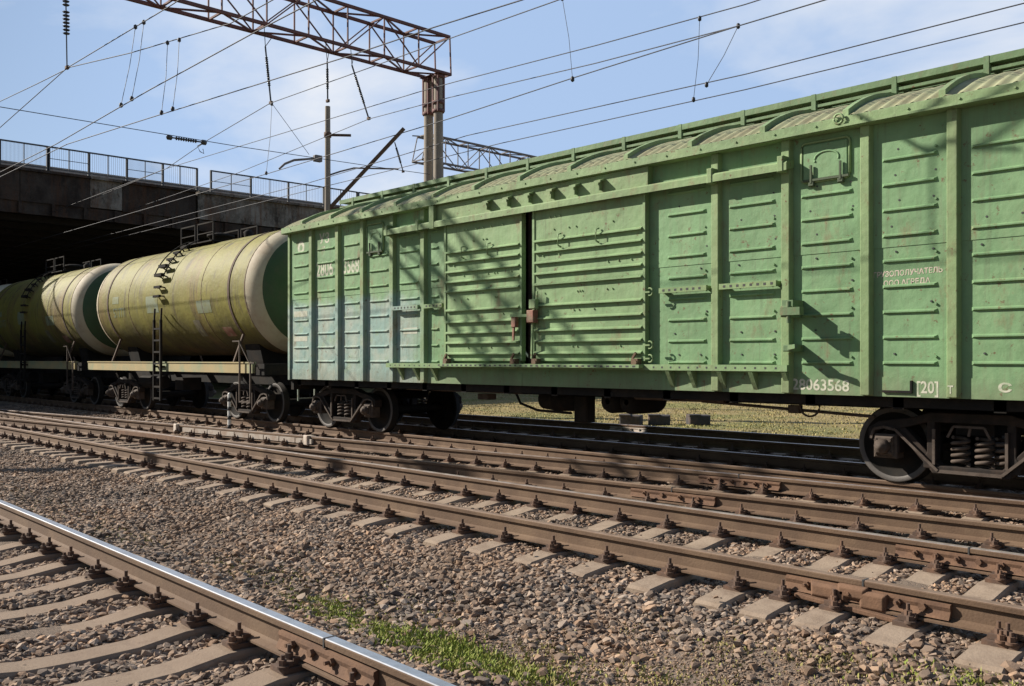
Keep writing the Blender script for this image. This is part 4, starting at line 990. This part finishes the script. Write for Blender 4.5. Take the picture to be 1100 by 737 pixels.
# ------------------------------------------------------------------ gantries
def gantry(xn, xf, ya, yb, z0, z1, ytop, posts_y, mat, label, step=1.35, poles_dx=(.15, .65), rust=True):
    org = (xn, posts_y[-1], 0)
    g_ = thing('portal_gantry', org, label, 'gantry', 'portal gantries over the tracks')
    m = MB(); n = round((yb-ya)/step); st = (yb-ya)/n
    for x in (xn, xf):
        m.bar((x, ya, z0), (x, yb, z0), .085, .085); m.bar((x, ya+.3, z1), (x, yb-ytop, z1), .085, .085)
        for k in range(n+1):
            y = ya+k*st; yt = min(max(y, ya+.3), yb-ytop)
            m.bar((x, y, z0), (x, yt, z1), .038, .038)
            if k < n:
                y2 = ya+(k+1)*st; y2t = min(y2, yb-ytop)
                if k % 2: m.bar((x, yt, z1), (x, y2, z0), .034, .034)
                else: m.bar((x, y, z0), (x, y2t, z1), .034, .034)
    for k in range(n+1):
        y = ya+k*st; yt = min(max(y, ya+.3), yb-ytop)
        m.bar((xn, y, z0), (xf, y, z0), .05, .05); m.bar((xn, yt, z1), (xf, yt, z1), .05, .05)
        if k < n:
            m.bar((xn if k % 2 else xf, y, z0-.01), (xf if k % 2 else xn, y+st, z0-.01), .045, .045)
            m.bar((xn if k % 2 else xf, y, z1+.01), (xf if k % 2 else xn, min(y+st, yb-ytop), z1+.01), .045, .045)
    m.build('crossbeam', mat, g_, org)
    for py_ in posts_y:
        for dx in (poles_dx if py_ > 10 else (.39,)):
            p = MB(); p.tube([(xn-dx, py_, -.6), (xn-dx, py_, z0-1.1), (xn-dx, py_, z0-.02)], [.19, .15, .145] if py_ > 10 else [.14, .12, .12], 16)
            p.build('post', 'pole_concrete', g_, org)
        h = MB()
        for dx in poles_dx:
            for a in range(4):
                t = math.pi/4+a*math.pi/2; h.bar((xn-dx+.17*math.cos(t), py_+.17*math.sin(t), z0-1.25), (xn-dx+.17*math.cos(t), py_+.17*math.sin(t), z0-.05), .06, .06)
            for z in (z0-1.22, z0-.95, z0-.12): h.lathe([(-.05, .165), (-.05, .19), (.05, .19), (.05, .165)], (0, 0, 1), (xn-dx, py_, z), 14)
        h.bar((xn-poles_dx[0], py_, z0-.06), (xn-poles_dx[-1], py_, z0-.06), .12, .1)
        h.box(xf-.1, xn+.1, py_-.2, py_+.2, z0-.055, z0-.045)
        h.build('post_head', 'truss' if rust else 'truss_grey', g_, org)
    return g_
gantry(-23.1, -23.88, -0.4, 19.25, 10.6, 11.8, .05, (0.3, 18.85), 'truss', 'large dark red lattice gantry above the tank wagons, ending on twin concrete posts')
gantry(-33.6, -34.35, 26.3, 47, 10.55, 11.75, .05, (27.4, 46), 'truss_grey', 'smaller grey lattice gantry farther back beyond the wagon roof', rust=False)

# mast behind the train with its inclined strut
mo = ray(352, 386, 38); mo.z = 0
mast = thing('catenary_mast', mo, 'single slender concrete mast before the bridge railing with an inclined rusty strut', 'mast')
m = MB(); m.tube([(mo.x, mo.y, -.6), (mo.x, mo.y, 11.75)], [.16, .105], 14); m.build('shaft', 'pole_concrete', mast, mo)
m = MB(); a = ray(352, 145, 38); b_ = ray(377, 145.5, 38); m.bar(a, b_, .09, .09)
m.lathe([(-.1, .12), (-.1, .15), (.1, .15), (.1, .12)], (0, 0, 1), (mo.x, mo.y, a.z), 12); m.build('bracket', 'fastener', mast, mo)
m = MB(); a = ray(352, 226, 38); b_ = ray(434, 138, 38); m.bar(a, b_, .13, .13); m.bar(ray(352, 224, 38), ray(380, 222, 38), .06, .06); m.build('strut', 'rust_rail', mast, mo)
m = MB(); a = ray(354, 188, 38); m.tube([a, ray(366, 184, 38), ray(380, 180.5, 38), ray(428, 181.5, 38)], .035, 7); m.build('registration_arm', 'truss_grey', mast, mo)

# ------------------------------------------------------------------ insulators
def insulator(p0, p1, label, r=.075, step=.085, v=None, thin=False):
    p0, p1 = Vector(p0), Vector(p1); d = p1-p0; L_ = d.length; o = thing('insulator_string', p1, label, 'insulator', 'insulators of the overhead line')
    m = MB(); m.tube([p0, p1], .026 if thin else .016, 6); u = d.normalized(); n = int(L_*.55/step)
    for k in range(n):
        c = p0+u*(L_*.2+k*step)
        if not thin and abs(k-n/2) < 1: continue
        m.lathe([(-.028, .02), (-.018, r*.6), (.0, r), (.02, r*.75), (.028, .02)], u, c, 10)
    m.build('discs', 'insulator', o, p1)
    m = MB(); m.bbox(p1.x-.06, p1.x+.06, p1.y-.035, p1.y+.035, p1.z-.05, p1.z+.03, .01); m.build('clamp', 'fastener', o, p1)
    if v:
        m = MB()
        for q in v: m.tube([q, p0], .011, 5)
        m.build('suspension_wire', 'wire', o, p1)
    return o
GX = -23.5
insulator(on_x(70, -45, GX), on_x(72, 72, GX), 'thick ribbed black insulator hanging at the upper left over the middle track', .085)
p = on_x(285, 50, GX); insulator(p, on_x(291, 110, GX), 'slim black insulator hanging by two wires from the red gantry above the tank wagon', .045, .05, [(-23.1, p.y-.25, 10.55), (-23.88, p.y+.4, 10.55)], True)
p = on_x(351.5, 66, GX); insulator(p, on_x(352, 108, GX), 'slim black insulator under the red gantry just over the concrete mast top', .045, .05, [(-23.1, p.y-.3, 10.55), (-23.88, p.y+.3, 10.55)], True)
p = on_x(378, 70, GX); insulator(p, on_x(396, 127, GX), 'slim black insulator slanting under the red gantry near the twin posts', .045, .05, [(-23.1, p.y-.3, 10.55), (-23.88, p.y+.3, 10.55)], True)
insulator(ray(424, 153, 38), ray(433, 184, 38), 'short dark insulator hanging from the tip of the inclined strut', .05, .05, None, True)

# ------------------------------------------------------------------ overhead wires
def wire(name, pts, label, r=.011, droppers=()):
    org = Vector(pts[len(pts)//2])
    m = MB(); m.tube([Vector(p) for p in pts], r, 5); o = m.build(name, 'wire', None, org); o.location = org
    tag(o, label, 'wire', 'overhead wires')
    for a, b_ in droppers:
        q = MB(); q.tube([a, (Vector(a)+Vector(b_))/2 + Vector((.02, .02, 0)), b_], .006, 4)
        for e_ in (a, b_): q.lathe([(-.05, .01), (-.03, .035), (.03, .035), (.05, .01)], (0, 0, 1), e_, 6)
        q.build('dropper', 'wire', o, org)
    return o
def run(pp, ext_l=True, ext_r=True, zl=None, zr=None):
    P_ = [on_y(x, y, Y) for x, y, Y in pp]
    if ext_r: q = P_[-1]; P_.append(Vector((34, q.y+(0 if zr is None else 0), q.z if zr is None else zr)))
    if ext_l: q = P_[0]; P_.insert(0, Vector((-96, q.y, q.z if zl is None else zl)))
    return P_
D = lambda x, y, Y: on_y(x, y, Y)
wire('messenger_wire', run([(0, 137, 7.6), (72, 73, 7.65), (181, 7.5, 7.3)], zl=6.9), 'upper wire dropping left from the thick insulator, hung over the middle track',
     droppers=[(D(145.5, 29, 7.42), D(130, 113, 6.9)), (D(154.5, 24, 7.4), D(141.5, 106, 6.9))])
wire('messenger_wire', run([(72, 73, 7.65), (140, 57, 8.1), (248, 25, 8.9)], ext_l=False), 'upper wire rising right from the thick insulator toward the gantry',
     droppers=[(D(180, 46, 8.35), D(173.5, 121, 7.7)), (D(192.5, 43, 8.45), D(185.5, 117, 7.75))])
wire('messenger_wire', run([(0, 109, 7.9), (40, 90, 7.75), (72, 74, 7.65)], ext_r=False), 'slack wire running from the thick insulator to the left picture edge')
wire('contact_wire', run([(60, 155, 6.85), (160, 97, 6.85), (275, 34, 6.85)]), 'contact wire over the middle track, second of the close pair at left', .010)
wire('contact_wire', run([(72, 155, 7.23), (160, 127, 7.64), (376, 60, 8.41), (466, 29.5, 8.59), (561, 0, 8.8)]), 'contact wire over the crossover track running beneath the red gantry', .010)
wire('messenger_wire', run([(179, 181, 13.0), (224, 150, 13.0), (290, 111, 13.0), (402, 71, 12.9), (490, 39, 12.5), (600, 0, 12.2)], zl=7.0), 'messenger wire over the train, held by the slim insulator beneath the gantry',
     droppers=[(D(604, -2, 12.2), D(615, 85, 12.0)), (D(292, 112, 13.0), D(286, 186, 12.0))])
wire('contact_wire', run([(286, 187, 12.0), (482.5, 127.6, 12.0), (615, 84, 12.0), (793, 28, 12.0)]), 'contact wire above the boxcar roof running to the upper right', .010)
wire('messenger_wire', run([(179, 181, 14.6), (456, 97, 14.5), (489, 88, 14.5), (640, 49, 14.4), (800, 5, 14.3)], zl=7.1), 'topmost of the thin wires crossing the blue sky at right',
     droppers=[(D(751.6, 20, 14.3), D(745, 107, 14.5))])
wire('messenger_wire', run([(255, 186, 16.3), (396, 128, 16.3), (456, 112, 15.6), (482, 105, 15.2), (640, 68, 14.4), (793, 28, 14)], zl=7.1), 'thin wire held by the slanting insulator and crossing the sky over the boxcar',
     droppers=[(D(793, 28, 14), D(759, 91, 13.8))])
wire('contact_wire', run([(330, 205, 14.6), (538, 154, 14.6), (800, 96.5, 14.6)]), 'lowest contact wire in the right sky, just above the boxcar roof', .010)
wire('contact_wire', run([(330, 197, 13.9), (502, 145.6, 13.9), (800, 80, 13.8)]), 'contact wire next above the lowest in the right sky', .010)
cs = [Vector((-23.5, y, 7.18-.0*y)) for y in (0.4, 3, 12, 16.5, 18.7)]
for v in cs: v.z = 7.18 + .004*(v.y-6)**2*.3
wire('span_wire', cs, 'steady wire strung crosswise between gantry posts in front of the bridge', .010)
a = on_x(182, 147.5, -23.5); b_ = on_x(219, 153, -23.5)
o = thing('insulator_string', a, 'horizontal black insulator spliced into the crosswise wire left of the mast', 'insulator', 'insulators of the overhead line')
m = MB(); m.tube([a, b_], .02, 6)
for k in range(9): m.lathe([(-.03, .02), (0, .055), (.03, .02)], (b_-a).normalized(), a.lerp(b_, .2+.07*k), 10)
m.lathe([(-.08, .02), (-.05, .07), (.05, .07), (.08, .02)], (b_-a).normalized(), a, 8); m.lathe([(-.08, .02), (-.05, .07), (.05, .07), (.08, .02)], (b_-a).normalized(), b_, 8)
m.build('discs', 'insulator', o, a)
m = MB(); m.tube([b_, on_x(212, 157, -23.5), on_x(215, 163, -23.5), on_x(219, 165, -23.5), on_x(218, 160, -23.5)], .012, 5); m.build('hook', 'wire', o, a)
a = on_x(341, 170, -23.5)
ar = thing('registration_arm', a, 'small dark curved registration arm hanging in front of the bridge railing', 'arm')
m = MB(); m.tube([on_x(300, 181.5, -23.5), on_x(306, 176, -23.5), on_x(316, 172, -23.5), on_x(341, 170, -23.5)], [.03, .035, .035, .03], 7); m.bbox(a.x-.07, a.x+.07, a.y-.12, a.y+.12, a.z-.1, a.z+.08, .02)
m.build('rod', 'truss_grey', ar, a)
m = MB(); m.tube([on_x(292, 111, -23.5), on_x(332, 166, -23.5)], .008, 4); m.build('stay_wire', 'wire', ar, a)

a = Vector((-9.5, 6.95, 7.5))
sc_ = thing('section_insulator', a, 'forked rod assembly slung between the two wires over the middle track', 'insulator', 'insulators of the overhead line')
m = MB()
for (p, q, r_) in (((-9.9, 6.95, 7.78), (-9.35, 6.95, 7.38), .026), ((-9.35, 6.95, 7.38), (-8.9, 6.95, 7.72), .026), ((-9.35, 6.95, 7.38), (-9.35, 6.95, 6.35), .012), ((-9.45, 6.95, 7.46), (-8.5, 6.95, 7.30), .022), ((-8.9, 6.95, 7.36), (-8.2, 6.95, 7.75), .022)):
    m.tube([p, q], r_, 7)
m.build('rods', 'truss_grey', sc_, a)

# ------------------------------------------------------------------ small things
for k, (px, lab, mt) in enumerate(((678, 'leftmost of the dark blocks lying on the dry grass behind the far track', 'dark_block'), (708, 'dark reddish block lying between the other two blocks on the dry grass', 'dark_block'), (750, 'rightmost dark block on the dry grass, lying apart from the other two', 'dark_block'))):
    p = ray(px, 456, 26); b_ = MB()
    c = thing('concrete_block', (p.x, p.y, -.41), lab, 'block', 'dark blocks on the grass')
    b_.bbox(-.30, .30, -.20, .20, 0, .29, .03); bo = b_.build('block_body', mt, c, bevel=.01)
    t_ = MB(); t_.bbox(-.31, .02, -.215, .1, .26, .31, .015); t_.build('block_lip', mt, c)
    c.rotation_euler = (0, 0, .5+.2*k)
p = on_y(246.5, 458, 10.15)
mk = thing('marker_post', (p.x, p.y, -.3), 'short black and white striped marker post beside the train', 'marker post')
m = MB(); m.tube([(0, 0, 0), (0, 0, .92)], .042, 12); m.lathe([(0, .042), (.03, .025), (.035, 0)], (0, 0, 1), (0, 0, .92), 12); m.build('post', 'stripe_white', mk)
m = MB()
for z in (.12, .33, .54, .75): m.lathe([(0, .043), (0, .0445), (.09, .0445), (.09, .043)], (0, 0, 1), (0, 0, z), 12)
m.build('stripe', 'stripe_black', mk)
